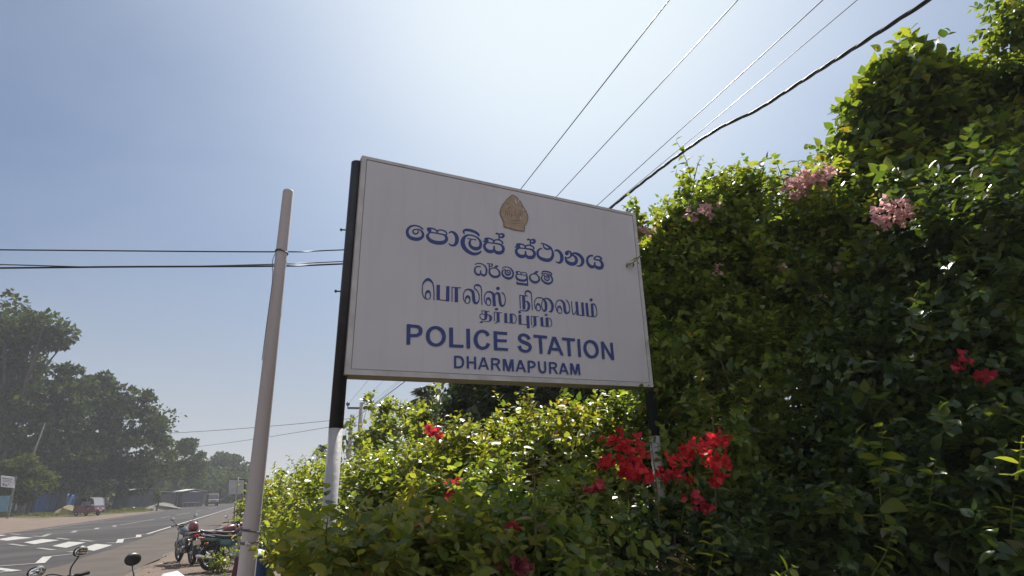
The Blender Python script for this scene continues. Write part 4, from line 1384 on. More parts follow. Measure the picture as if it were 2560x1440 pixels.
bush("tall flowering bougainvillea with pink and cream sprays at the sign's right edge", [
    (1780, 612, 5.7, 140, 110, .8, 330), (1900, 582, 6.0, 130, 110, .8, 280), (1690, 702, 5.3, 100, 110, .7, 260), (1620, 652, 5.5, 50, 55, .4, 60), (1720, 812, 5.2, 130, 130, .8, 300), (1880, 762, 5.6, 170, 160, .9, 380), (1820, 682, 6.3, 150, 130, .6, 260), (2040, 652, 6.0, 130, 130, .9, 300),
    (1700, 940, 5.0, 110, 130, .7, 220), (1850, 950, 5.1, 170, 160, .8, 300), (2060, 860, 5.6, 190, 180, .9, 360), (1800, 1140, 4.7, 190, 140, .7, 300), (1590, 1060, 5.1, 70, 110, .5, 110), (1660, 1210, 4.9, 120, 100, .5, 170), (1900, 1250, 4.8, 160, 130, .6, 220)],
    M_LMIX, leaf=.064, nleaf=14, length=.36, nstem=22, extra=[
    (growth, (SUNTOP, M_LB, .07, 13, .34)),
    (F, (2045, 442, 5.15, 50, 20, 110, M_PINK, .036)), (F, (1992, 470, 5.1, 36, 13, 54, M_PINK, .036)), (F, (1745, 525, 4.8, 46, 18, 34, M_PINK, .036)), (F, (1605, 585, 4.8, 20, 18, 26, M_PINK, .036)), (F, (1720, 540, 5.1, 24, 16, 16, M_PINK, .036)),
    (F, (1960, 665, 5.0, 10, 8, 5, M_PINK)), (F, (2085, 665, 5.0, 8, 8, 5, M_PINK)), (F, (1800, 680, 4.8, 16, 12, 8, M_PINK)), (F, (2055, 750, 4.9, 14, 12, 5, M_PINK)),
    (shoot, ([(1730, 460), (1715, 400), (1690, 350)], 5.2, 10, .12, M_LB)), (shoot, ([(1735, 450), (1745, 410), (1755, 390)], 5.2, 9, .05, M_LB)), (shoot, ([(1780, 450), (1830, 425), (1850, 410)], 5.3, 14, .05, M_LB)), (shoot, ([(1800, 440), (1815, 425), (1830, 420)], 5.3, 12, .05, M_LB)),
    (shoot, ([(1960, 460), (1945, 415), (1935, 398)], 5.6, 7, .13, M_LB)), (shoot, ([(2010, 450), (1995, 405), (2018, 402)], 5.6, 7, .13, M_LB)), (shoot, ([(1880, 460), (1875, 425), (1870, 410)], 5.5, 8, .14, M_LB)), (shoot, ([(1850, 470), (1855, 440), (1860, 425)], 5.5, 8, .13, M_LB)),
    (shoot, ([(1600, 640), (1585, 655), (1567, 662)], 4.15, 7, .05, M_LMIX)), (shoot, ([(1660, 540), (1670, 510), (1665, 492)], 5.2, 7, .07, M_LB)), (shoot, ([(2310, 830), (2305, 760), (2300, 710)], 4.3, 9, .08, M_LB)),
    (shoot, ([(1600, 550), (1585, 530), (1560, 518)], 4.9, 9, .06, M_LB))])
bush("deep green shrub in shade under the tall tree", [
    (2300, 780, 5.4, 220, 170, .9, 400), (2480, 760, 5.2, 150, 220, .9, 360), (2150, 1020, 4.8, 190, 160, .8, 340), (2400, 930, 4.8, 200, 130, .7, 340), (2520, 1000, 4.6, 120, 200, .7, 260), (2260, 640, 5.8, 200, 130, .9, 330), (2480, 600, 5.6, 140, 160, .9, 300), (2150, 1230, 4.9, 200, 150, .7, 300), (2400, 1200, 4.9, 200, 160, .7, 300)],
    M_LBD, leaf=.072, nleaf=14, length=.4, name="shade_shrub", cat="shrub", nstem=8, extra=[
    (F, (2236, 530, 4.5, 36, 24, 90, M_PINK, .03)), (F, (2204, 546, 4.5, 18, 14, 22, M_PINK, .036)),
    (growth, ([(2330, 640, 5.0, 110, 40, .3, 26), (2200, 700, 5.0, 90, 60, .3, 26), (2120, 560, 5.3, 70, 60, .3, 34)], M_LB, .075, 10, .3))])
M_LV = M_LVINE
t = bush("tall narrow tree clad in a broad-leaved vine, its left edge glowing in the sun", [
    (2292, 242, 6.6, 66, 90, .5, 150), (2267, 352, 6.6, 110, 100, .7, 220), (2207, 382, 6.5, 66, 110, .5, 150), (2322, 452, 6.5, 160, 120, .8, 300), (2207, 482, 6.3, 70, 80, .5, 120), (2332, 572, 6.2, 180, 120, .8, 300), (2342, 312, 6.8, 30, 70, .4, 40)],
    M_LV, leaf=.125, nleaf=10, length=.42, name="vine_clad_tree", cat="tree", nstem=6, width=1.1, extra=[
    (growth, ([(2200, 330, 6.2, 70, 110, .4, 80), (2250, 210, 6.3, 60, 80, .4, 60), (2330, 300, 6.4, 60, 70, .4, 40), (2160, 480, 6.0, 70, 60, .4, 50), (2162, 392, 6.4, 44, 100, .35, 70), (2182, 502, 6.2, 50, 60, .35, 50), (2252, 232, 6.5, 50, 60, .35, 45), (2202, 312, 6.5, 40, 60, .3, 36)], M_LB, .125, 9, .34)),
    (shoot, ([(2255, 160), (2250, 115), (2250, 82)], 6.5, 8, .14, M_LB)), (shoot, ([(2280, 180), (2305, 160), (2318, 195)], 6.5, 8, .13, M_LV))])
bush("second tree top behind the vine-clad tree, against the sky", [
    (2434, 246, 7.6, 70, 60, .6, 150), (2399, 306, 7.5, 60, 50, .5, 80), (2484, 326, 7.4, 90, 90, .7, 190), (2414, 406, 7.2, 120, 110, .8, 220), (2554, 356, 7.0, 70, 90, .6, 140), (2564, 246, 7.0, 40, 40, .4, 46), (2534, 466, 7.0, 110, 110, .7, 220)],
    M_LVINE, leaf=.085, nleaf=12, length=.4, name="leafy_tree", cat="tree", nstem=6, extra=[(growth, ([(2434, 221, 7.5, 60, 40, .4, 50), (2494, 276, 7.3, 60, 40, .4, 40), (2564, 286, 7.0, 30, 60, .4, 24)], M_LB, .09, 10, .34))])
bush("overhanging branch of a tree at the top right corner", [(2570, 85, 6.6, 60, 52, .5, 130), (2640, 60, 6.6, 80, 70, .6, 120)], M_LVINE, leaf=.075, nleaf=11, length=.34, name="overhanging_tree", cat="tree", nstem=0,
     base=at(2700, 600, 6.8).xy.to_3d(), extra=[(lambda r, b, *_: stems([Vector((0, 0, 0)), Vector((0, 0, 3.2))], [at(2660, 150, 6.8) - b, at(2560, 80, 6.6) - b], .07, "trunk", M_BARK, r), ())])



def stragglers(root_name, spec):
    """Loose shoots standing out of the hedge tops, each a part of its bush."""
    root = bpy.data.objects[root_name]
    b0 = Vector(root.location)
    for (x0, x1, yf, d0, d1, n, lf, ht, mats) in spec:
        for i in range(n):
            x = random.uniform(x0, x1)
            y = yf(x) + random.uniform(-8, 40)
            dd = random.uniform(d0, d1)
            h = random.uniform(*ht)
            lean = random.uniform(-.7, .7) * h
            shoot(root, b0, [(x, y + h * .8), (x + lean * .3, y + h * .2), (x + lean, y - h * .35)], dd, random.randint(8, 14), lf * random.uniform(.8, 1.25), random.choice(mats), 1.0, .0035)


_sp = {o['label'][:24]: o.name for o in bpy.data.objects if 'label' in o}
stragglers(_sp["reddish-leaved bougainvi"], [(1080, 1560, lambda x: 1110, 4.6, 5.2, 26, .065, (40, 90), [M_LB, M_LOL, M_LY, M_LB]), (1060, 1560, lambda x: 1210, 4.4, 4.9, 24, .06, (40, 90), [M_LB, M_LOL, M_LY])])
stragglers(_sp["sunlit yellow-green hedg"], [(680, 1080, lambda x: np.interp(x, [660, 760, 860, 1080], [1190, 1150, 1125, 1120]), 6.0, 8.5, 26, .075, (30, 60), [M_LHEDGE, M_LB]), (700, 1100, lambda x: 1230, 5.6, 6.4, 22, .065, (40, 70), [M_LHEDGE, M_LY, M_LOL])])
stragglers(_sp["low bougainvillea with y"], [(820, 1200, lambda x: 1350, 2.8, 3.2, 16, .055, (50, 110), [M_LY, M_LOL, M_LB])])
stragglers(_sp["bougainvillea with one t"], [(1180, 1520, lambda x: 1300, 2.8, 3.4, 16, .058, (60, 120), [M_LB, M_LOL, M_LOL])])
stragglers(_sp["tall flowering bougainvi"], [(1600, 2040, lambda x: np.interp(x, [1580, 1700, 1760, 1950, 2060], [560, 500, 450, 440, 450]), 5.0, 5.8, 26, .085, (30, 70), [M_LB, M_LMIX]), (1620, 2050, lambda x: 620, 4.9, 5.2, 26, .065, (40, 80), [M_LB, M_LMIX]), (1620, 2050, lambda x: 780, 4.7, 5.0, 18, .065, (40, 80), [M_LB, M_LMIX])])
stragglers(_sp["dark leafy bush with a f"], [(1960, 2540, lambda x: 1240, 3.2, 3.7, 20, .085, (60, 110), [M_LBD, M_LB, M_LBD])])

# ---- farther off behind the sign
bush("dark broad tree standing behind the lower edge of the sign", [
    (1420, 1000, 11, 230, 120, 1.6, 900), (1250, 960, 12, 130, 80, 1.3, 380), (1560, 950, 10, 120, 130, 1.3, 420), (1180, 1040, 13, 110, 60, 1.1, 260), (1330, 850, 12, 200, 110, 1.4, 420), (1750, 1050, 9, 200, 200, 1.3, 420), (2050, 950, 9, 250, 250, 1.3, 520), (1950, 1250, 8, 300, 110, 1.1, 300)],
    M_LTREE, leaf=.15, nleaf=10, length=.5, name="broad_tree", cat="tree", nstem=16, extra=[
    (shoot, ([(1110, 975), (1095, 968), (1075, 965)], 10, 9, .14, M_LHEDGE))])
bush("slender young tree with sparse leaves around the far utility pole", [
    (945, 1050, 13, 46, 30, .6, 26), (985, 1020, 13.5, 26, 22, .4, 14), (915, 1025, 13, 18, 16, .3, 6), (870, 1090, 12, 20, 16, .4, 7), (975, 1100, 12, 70, 36, .8, 70), (1050, 1085, 12, 50, 36, .8, 50), (1055, 1040, 14, 40, 14, .4, 16)],
    M_LHEDGE, leaf=.13, nleaf=9, length=.42, name="young_tree", cat="tree", nstem=5)
bush("dark grey-green shrub under the palm", [(1060, 1090, 13, 42, 36, .8, 110), (975, 1125, 12, 40, 34, .7, 80)], M_LTREE, leaf=.09, nleaf=12, length=.34, name="grey_shrub", cat="shrub", nstem=4)


def palm(px, py, d, span_px, label, nf=17, base_px=None):
    c = at(px, py, d)
    b = Vector((c.x + 0.3, c.y + 0.4, 0))
    root = empty("coconut_palm", b, 0, label, "palm tree", "coconut palms")
    MB().tube(rail((0, 0, 0), (.1, .05, (c.z) * .5), c - b, n=8), [.17 - .004 * i for i in range(17)], 9).build("trunk", M_BARKPALE, root, True)
    L = span_px * (c - CAM_POS).length / FOC
    P, D, N, S, mb = [], [], [], [], MB()
    for i in range(nf):
        a = 2 * math.pi * i / nf + random.uniform(-.2, .2)
        el = random.uniform(-.25, 1.25)
        h = Vector((math.cos(a), math.sin(a), 0))
        p0 = c - b
        pts = [p0 + h * (L * q * math.cos(el) * (1 - .15 * q)) + Vector((0, 0, L * (q * math.sin(el) - .75 * q * q * (1.1 - .3 * math.sin(el))))) for q in [j / 11 for j in range(12)]]
        mb.tube(pts, [.022 * (1 - .8 * j / 11) for j in range(12)], 4)
        for j in range(2, 12):
            for sub in (0, .5):
                q = pts[j].lerp(pts[min(j + 1, 11)], sub)
                tdir = (pts[j] - pts[j - 1]).normalized()
                side = tdir.cross(Vector((0, 0, 1))).normalized()
                for sg in (-1, 1):
                    P.append(list(q))
                    D.append(list(side * sg * .8 + tdir * .55 - Vector((0, 0, .55 + random.uniform(0, .3)))))
                    N.append(list(tdir.cross(side * sg) * 1.0 + Vector((random.uniform(-.3, .3), random.uniform(-.3, .3), .3))))
                    S.append(L * .34 * (1.15 - abs(j - 5) / 11) * random.uniform(.8, 1.1))
    ev = np.array([list(v) for v in mb.v])
    leaf_mesh("fronds", np.array(P), np.array(D), np.array(N), np.array(S), M_PALM, root, True, .17, (ev, [f for f in mb.f if len(f) == 4]))


palm(1072, 1000, 17, 92, "coconut palm with drooping fronds just left of the dark tree under the sign")
palm(806, 1122, 45, 26, "small distant coconut palm peeping over the hedge at the left post", 13)


# ---- trees across the road
def far_tree(label, blobs, base_px, d, leaf, mat=None, limbs=8, name="rain_tree", trunk=.45, cat="tree", clumps=9, per=80, flat=.55, card_w=1.1, group="trees across the road"):
    b = at(base_px[0], base_px[1], d)
    b.z = 0
    root = empty(name, b, 0, label, cat, group)
    P, D, N, S, tips = [], [], [], [], []
    for (px, py, rx, ry, dens) in blobs:
        c, rad, ax = px_blob(px, py, d, rx, ry, 1.0)
        rad = (rad[0], (rad[0] + rad[2]) * .5, rad[2])
        k = max(2, int(clumps * dens))
        cp, co = shell(c, (rad[0] * .85, rad[1] * .85, rad[2] * .85), k, .35, ax)
        for q in cp:
            cr_ = (rad[0] * rad[1] * rad[2]) ** (1 / 3) * rng.uniform(.26, .5)
            m_ = int(per * rng.uniform(.7, 1.3))
            p, o = shell(q, (cr_ * 1.25, cr_ * 1.25, cr_ * flat), m_, .3)
            P.append(p)
            D.append(unit(o + rng.normal(0, .6, o.shape) - np.array([0, 0, .1])))
            N.append(unit(o * .4 + np.array([0, 0, .8]) + rng.normal(0, .5, o.shape)))
            S.append(leaf * rng.uniform(.6, 1.35, m_))
            tips.append(Vector(q))
    P = np.concatenate(P) - np.array(b)
    leaf_mesh("crown", P, np.concatenate(D), np.concatenate(N), np.concatenate(S), mat or M_LFAR, root, True, card_w)
    mb = MB()
    fork = Vector((0, 0, max(2.0, np.percentile(P[:, 2], 12) * .75)))
    mb.tube(rail((0, 0, -.2), (random.uniform(-.2, .2), .1, fork.z * .5), fork, n=5), [trunk * (1.15 - .04 * i) for i in range(11)], 9)
    mb.build("trunk", M_BARKFAR, root, True)
    random.shuffle(tips)
    lb = MB()
    for t in tips[:limbs]:
        t = t - b
        mid = fork.lerp(t, .5) + Vector((random.uniform(-.6, .6), random.uniform(-.6, .6), .5))
        Q = rail(fork - Vector((0, 0, .4)), mid, t, n=5)
        lb.tube(Q, [trunk * .5 * (1 - .85 * i / (len(Q) - 1)) for i in range(len(Q))], 6)
    if limbs:
        lb.build("limb", M_BARKFAR, root, True)
    return root


far_tree("largest rain tree across the road, its domed crown cut by the left edge", [
    (10, 800, 120, 52, 1.6), (95, 822, 60, 42, 1.0), (-60, 850, 110, 80, 1.2), (130, 852, 24, 22, .4), (60, 880, 60, 20, .3), (-10, 905, 60, 26, .4), (10, 985, 80, 40, .9), (-30, 1070, 80, 60, .9)], (-40, 1280), 84, .55, clumps=13, per=95, limbs=26, trunk=.6)
far_tree("dense dark tree below and right of the domed rain tree", [
    (120, 950, 78, 56, 1.3), (165, 940, 30, 36, .6), (50, 1010, 80, 66, 1.0), (150, 1030, 56, 60, 1.0), (10, 960, 34, 30, .4), (90, 1110, 90, 70, 1.2), (185, 1000, 18, 40, .5), (160, 1130, 60, 60, .9), (110, 1180, 110, 36, .9)], (150, 1280), 88, .52, clumps=14, per=105, limbs=12)
far_tree("wide grey-green tree in the middle of the row, tufts rising over its crown", [
    (222, 958, 20, 18, .35), (276, 960, 24, 22, .4), (250, 1010, 76, 50, 1.2), (330, 1000, 58, 42, 1.0), (378, 995, 18, 12, .25), (392, 1042, 28, 24, .4), (320, 1060, 92, 56, 1.3), (225, 1080, 56, 70, 1.0), (300, 1130, 110, 52, 1.3), (392, 1092, 32, 30, .5), (250, 1185, 80, 40, 1.0), (340, 1180, 90, 36, .8)], (290, 1276), 92, .5, clumps=13, per=105, limbs=14)
far_tree("rounded tree at the right end of the tall row, before the gap of sky", [
    (440, 1122, 46, 24, .8), (474, 1116, 26, 16, .4), (420, 1160, 60, 40, 1.0), (482, 1158, 26, 26, .5), (450, 1200, 70, 28, .9)], (430, 1262), 112, .52, clumps=12, per=100, limbs=6)
far_tree("low far tree with a flat tuft beside the white roadside sign", [
    (508, 1139, 12, 6, .2), (562, 1145, 34, 14, .6), (552, 1172, 60, 30, 1.2), (602, 1172, 22, 22, .5), (540, 1205, 72, 26, 1.0)], (560, 1256), 150, .65, clumps=12, per=120, limbs=5)
far_tree("light green shrubby tree behind the fence at the left edge", [
    (75, 1195, 46, 34, 1.0), (40, 1175, 34, 28, .7), (95, 1225, 34, 22, .6), (5, 1175, 24, 30, .5), (10, 1225, 30, 16, .4)], (70, 1278), 76, .32, mat=M_LFARB, clumps=12, per=150, limbs=4, trunk=.16, name="shrubby_tree")
far_tree("young yellowish tree beside the gravel heap", [(392, 1238, 10, 12, .5), (385, 1228, 7, 7, .3)], (392, 1268), 78, .2, mat=M_LFARB, clumps=8, per=60, limbs=3, trunk=.08, name="young_tree", group=None)
# pale bare trunk inside the shrubbery
b = at(46, 1279, 78)
b.z = 0
o = MB().tube([(0, 0, 0), (-.1, 0, 5), (.45, 0, 9.0)], [.16, .12, .05], 8).build("dead_trunk", M_BARKMID, None, True)
o.location = b
tag(o, "pale bare trunk rising from the shrubbery at the left edge", "tree trunk")
# dark wood behind the buildings
P, D, N, S = [], [], [], []
for i in range(900):
    x = rng.uniform(-180, 640)
    d = rng.uniform(125, 175) if x > 250 else rng.uniform(98, 140)
    top = np.interp(x, [-180, 0, 200, 400, 500, 640], [1080, 1110, 1140, 1165, 1180, 1195])
    c = at(x, rng.uniform(top, 1250), d)
    p, o = shell(np.array(c), (3.0, 3.0, 1.8), 50, .3)
    ok = p[:, 2] > 0
    p, o = p[ok], o[ok]
    P.append(p)
    D.append(unit(o + rng.normal(0, .6, o.shape)))
    N.append(unit(rng.normal(0, .5, o.shape) + np.array([0, 0, .7])))
    S.append(.75 * rng.uniform(.6, 1.3, len(p)))
o = leaf_mesh("woodland", np.concatenate(P), np.concatenate(D), np.concatenate(N), np.concatenate(S), M_LFAR, None, True, 1.1)
tag(o, "dark woodland behind the roadside huts", "woodland", None, 'stuff')
# weed beside the roadside sign
bush("low yellow-green weed at the foot of the roadside sign post", [(600, 1292, 24, 16, 18, .5, 30), (606, 1310, 22, 12, 14, .4, 16)], M_LHEDGE, leaf=.12, nleaf=10, length=.35, name="roadside_weed", cat="weed", nstem=3)

# ================================================================== poles and wires
M_CONC = weathered("weathered_pole_paint", (0.42, 0.385, 0.40), (0.27, 0.235, 0.225), (0.12, 0.095, 0.085), .7)
M_CONCF = surf("far_pole_concrete", (0.30, 0.29, 0.28), 0.85, var=0.15, vscale=3)
M_WIRE = surf("wire_black", (0.022, 0.024, 0.03), 0.5)
M_WIREG = surf("wire_grey", (0.10, 0.105, 0.115), 0.5, metal=0.3)
M_TIE = surf("tie_wire", (0.12, 0.10, 0.09), 0.6, metal=0.4)
M_DARKM = surf("dark_metal", (0.05, 0.05, 0.055), 0.5, metal=0.5)

PT, PB = at(721, 477, 4.62), at(615, 1440, 4.62)
sl = (PT - PB) / (PT.z - PB.z)
P0 = PB - sl * PB.z
pole = empty("street_pole", (P0.x, P0.y, 0), 0, "pale weathered leaning pole with a cut top, left of the police sign", "pole")
hts = [-0.3, 1.0, 2.4, PT.z - 0.012, PT.z]
rad = [.066, .0575, .050, .0425, .039]
pp = [P0 + sl * h - P0 for h in hts]
MB().tube(pp, rad, 28).build("shaft", M_CONC, pole, True)


def polept(h):
    return sl * h


def band(h, r, tilt=0.0):
    mb = MB()
    c = polept(h)
    pts = [c + Vector((r * math.cos(a), r * math.sin(a), tilt * math.cos(a + 2.2))) for a in [2 * math.pi * i / 20 for i in range(21)]]
    mb.tube(pts, .0045, 6)
    pts = [q + Vector((0, 0, .009)) for q in pts[2:17]]
    mb.tube(pts, .0035, 6)
    return mb


def h_at(y):
    return (PT.z) + (y - 477) / (1440 - 477) * (PB.z - PT.z)


band(at(703, 632, 4.62).z, .049, .006).build("tie_band", M_TIE, pole)
mb = band(at(617, 1330, 4.62).z, .0575, .01)
mb.tube([polept(1.36) + Vector((.055, -.02, 0)), polept(1.36) + Vector((.085, -.03, .012)), polept(1.33) + Vector((.09, -.03, 0))], .003, 5)
mb.build("tie_band", M_TIE, pole)
band(at(616, 1356, 4.62).z, .058, -.008).build("tie_band", M_TIE, pole)
mb = MB()
q = at(617, 1358, 4.555) - P0
mb.ball(q, (.012, .008, .014), 8, 6)
mb.tube([q, q + Vector((.03, -.01, -.006))], .005, 6)
mb.build("knot", surf("string_cream", (.55, .5, .42), .8), pole)
# stay wire down the left side of the pole
q = [at(688, 634, 4.6), at(681, 655, 4.58), at(681, 700, 4.57), at(668, 800, 4.56), at(655, 900, 4.56)]
MB().tube(rail(*[v - P0 for v in q]), .0028, 5).build("stay_wire", M_WIREG, pole)
def wire(name, pts, r, label, group=None, m=None, n=6, cat="wire"):
    o = MB().tube(pts, r, n, True)
    c = Vector(pts[0])
    o.v = [tuple(Vector(v) - c) for v in o.v]
    ob = o.build(name, m or M_WIRE, None, True)
    ob.location = c
    return tag(ob, label, cat, group)


def sagged(a, b, sag, n=24):
    return [a.lerp(b, t / n) - Vector((0, 0, 4 * sag * (t / n) * (1 - t / n))) for t in range(n + 1)]


# wires crossing on the left, tied at the pole and running on behind the sign
zt = at(703, 629, 4.68).z
wl1 = [atz(-400, 621, zt), atz(0, 624.5, zt), at(690, 629.5, 4.70), at(860, 624.5, 5.0), at(1500, 600, 5.6)]
wire("overhead_cable", rail(*wl1, n=8), .0055, "black cable tied to the leaning pole, uppermost of the three on the left", "cables crossing at the leaning pole", cat="cable")
zt = at(700, 660, 4.74).z
wl2 = [atz(-400, 656, zt), atz(0, 661.5, zt), atz(300, 668, zt), at(690, 660.5, 4.76), at(860, 653.5, 5.1), at(1500, 625, 5.7)]
wire("overhead_cable", rail(*wl2, n=8), .0045, "thin black cable twisted loosely over the thick lowest one at the left", "cables crossing at the leaning pole", cat="cable")
wl3 = [atz(-400, 673, zt), atz(0, 670, zt), atz(300, 667, zt), at(690, 665, 4.74), at(860, 659.5, 5.08), at(1500, 632, 5.7)]
wire("overhead_cable", rail(*wl3, n=8), .0078, "thick black cable, lowest of the three crossing behind the leaning pole", "cables crossing at the leaning pole", cat="cable")

# far pair of poles with the crossarm
D2 = 60.0
pc = at(903, 1021, D2)
fp = empty("utility_pole", (pc.x, pc.y, 0), 0, "far utility pole with a crossarm and insulators above the hedge", "utility pole")
MB().tube([(0, 0, 0), (0, 0, at(903, 1006, D2).z)], [.27, .19], 10).build("shaft", M_CONCF, fp, True)
a, b = at(869, 1020, D2) - fp.location, at(936, 1021, D2) - fp.location
mb = MB()
mb.box((a + b) / 2, ((b - a).length, .16, .2), Matrix.Rotation(math.atan2(b.y - a.y, b.x - a.x), 3, 'Z'))
mb.build("crossarm", M_DARKM, fp)
ins = []
for x, y in ((870, 1010), (911, 999), (934, 1010)):
    p = at(x, y, D2)
    ins.append(p)
    MB().tube([p - fp.location - Vector((0, 0, .45)), p - fp.location], .05, 6).ball(p - fp.location, (.2, .2, .22), 8, 6).build("insulator", M_DARKM, fp, True)
pc1 = at(880, 1037, 52)
f1 = empty("utility_pole", (pc1.x, pc1.y, 0), 0, "bare far utility pole left of the crossarm pole", "utility pole")
MB().tube([(0, 0, 0), (0, 0, pc1.z)], [.25, .17], 10).build("shaft", M_CONCF, f1, True)
MB().torus((0, 0, pc1.z - .35), (0, 0, 1), .19, .03, 14, 6).build("clamp", M_DARKM, f1)


def runback(a, far, ext):
    d = (a - far)
    return a + d.normalized() * ext


for (px, py, tgt, z, r, lab, rr) in (
        (1655, 0, ins[0], 9.0, .011, "overhead power line nearest the bright sun, leftmost of the thin lines at top right", 0),
        (1823, 0, ins[1], 9.0, .010, "overhead power line passing behind the sign's top edge, second from the left", 0),
        (2031, 0, ins[2], 9.0, .010, "overhead power line third from the left at the top right", 0)):
    a = atz(px, py, z)
    pts = sagged(runback(a, tgt, 14), tgt, .25)
    wire("power_line", pts, r, lab, "overhead lines to the far poles", M_WIREG, 5)
a = atz(2100, 0, 8.2)
wire("power_line", sagged(runback(a, pc1, 14), pc1 - Vector((0, 0, .2)), .25), .007, "thinnest overhead line, just left of the thick twisted cable", "overhead lines to the far poles", M_WIREG, 5)
# twisted bundle
a, b = atz(2322, 0, 6.45), pc1 - Vector((0, 0, .5))
m1 = at(1530, 517, 10.7)
path = rail(a + (a - m1).normalized() * 6, a, at(1930, 252, 8.3), m1, m1.lerp(b, .45) - Vector((0, 0, .25)), b, n=60)
mb = MB()
L = 0
acc = [0]
for p, q in zip(path, path[1:]):
    acc.append(acc[-1] + (q - p).length)
for k in range(3):
    pts = []
    for p, s_ in zip(path, acc):
        ph = s_ * 2 * math.pi / 1.05 + k * 2.094
        u = Vector((1, 0.5, 0)).normalized()
        pts.append(p + (u * math.cos(ph) + Vector((0, 0, 1)) * math.sin(ph)) * .0145)
    mb.tube(pts, .0138, 6)
c = Vector(a)
mb.v = [tuple(Vector(v) - c) for v in mb.v]
o = mb.build("twisted_cable", M_WIRE, None, True)
o.location = c
tag(o, "thick twisted black cable slanting down from the top right behind the sign", "cable")
# service lines to the left
for (x0, y0, x1, y1, d0, lab) in ((420, 1083, 878, 1046, 66, "upper of two thin service lines above the far trees"), (490, 1117, 878, 1058, 84, "lower of two thin service lines above the far trees")):
    wire("service_line", sagged(at(x0, y0, d0), at(x1, y1, 52), .12), .022, lab, "service lines to the far pole", M_WIREG, 5)

# ================================================================== motorcycles
M_TYRE = surf("tyre_rubber", (0.022, 0.021, 0.021), 0.85, var=0.2, vscale=30)
M_CHROME = surf("chrome", (0.62, 0.62, 0.63), 0.16, metal=1.0)
M_ALU = surf("cast_alloy", (0.34, 0.34, 0.35), 0.4, metal=0.8)
M_PLAST = surf("black_plastic", (0.02, 0.019, 0.021), 0.42)
M_GRIP = surf("grip_rubber", (0.030, 0.022, 0.024), 0.75, var=0.25, vscale=60)
M_SEAT = surf("seat_vinyl", (0.024, 0.022, 0.025), 0.48)
M_MIRG = surf("mirror_glass", (0.9, 0.92, 0.95), 0.02, metal=1.0)
M_TAILR = surf("tail_lens", (0.35, 0.01, 0.012), 0.2, coat=0.6)
M_LENS = surf("lamp_lens", (0.55, 0.57, 0.6), 0.1, coat=0.8)
M_PLATE = surf("plate_cream", (0.55, 0.5, 0.38), 0.5)


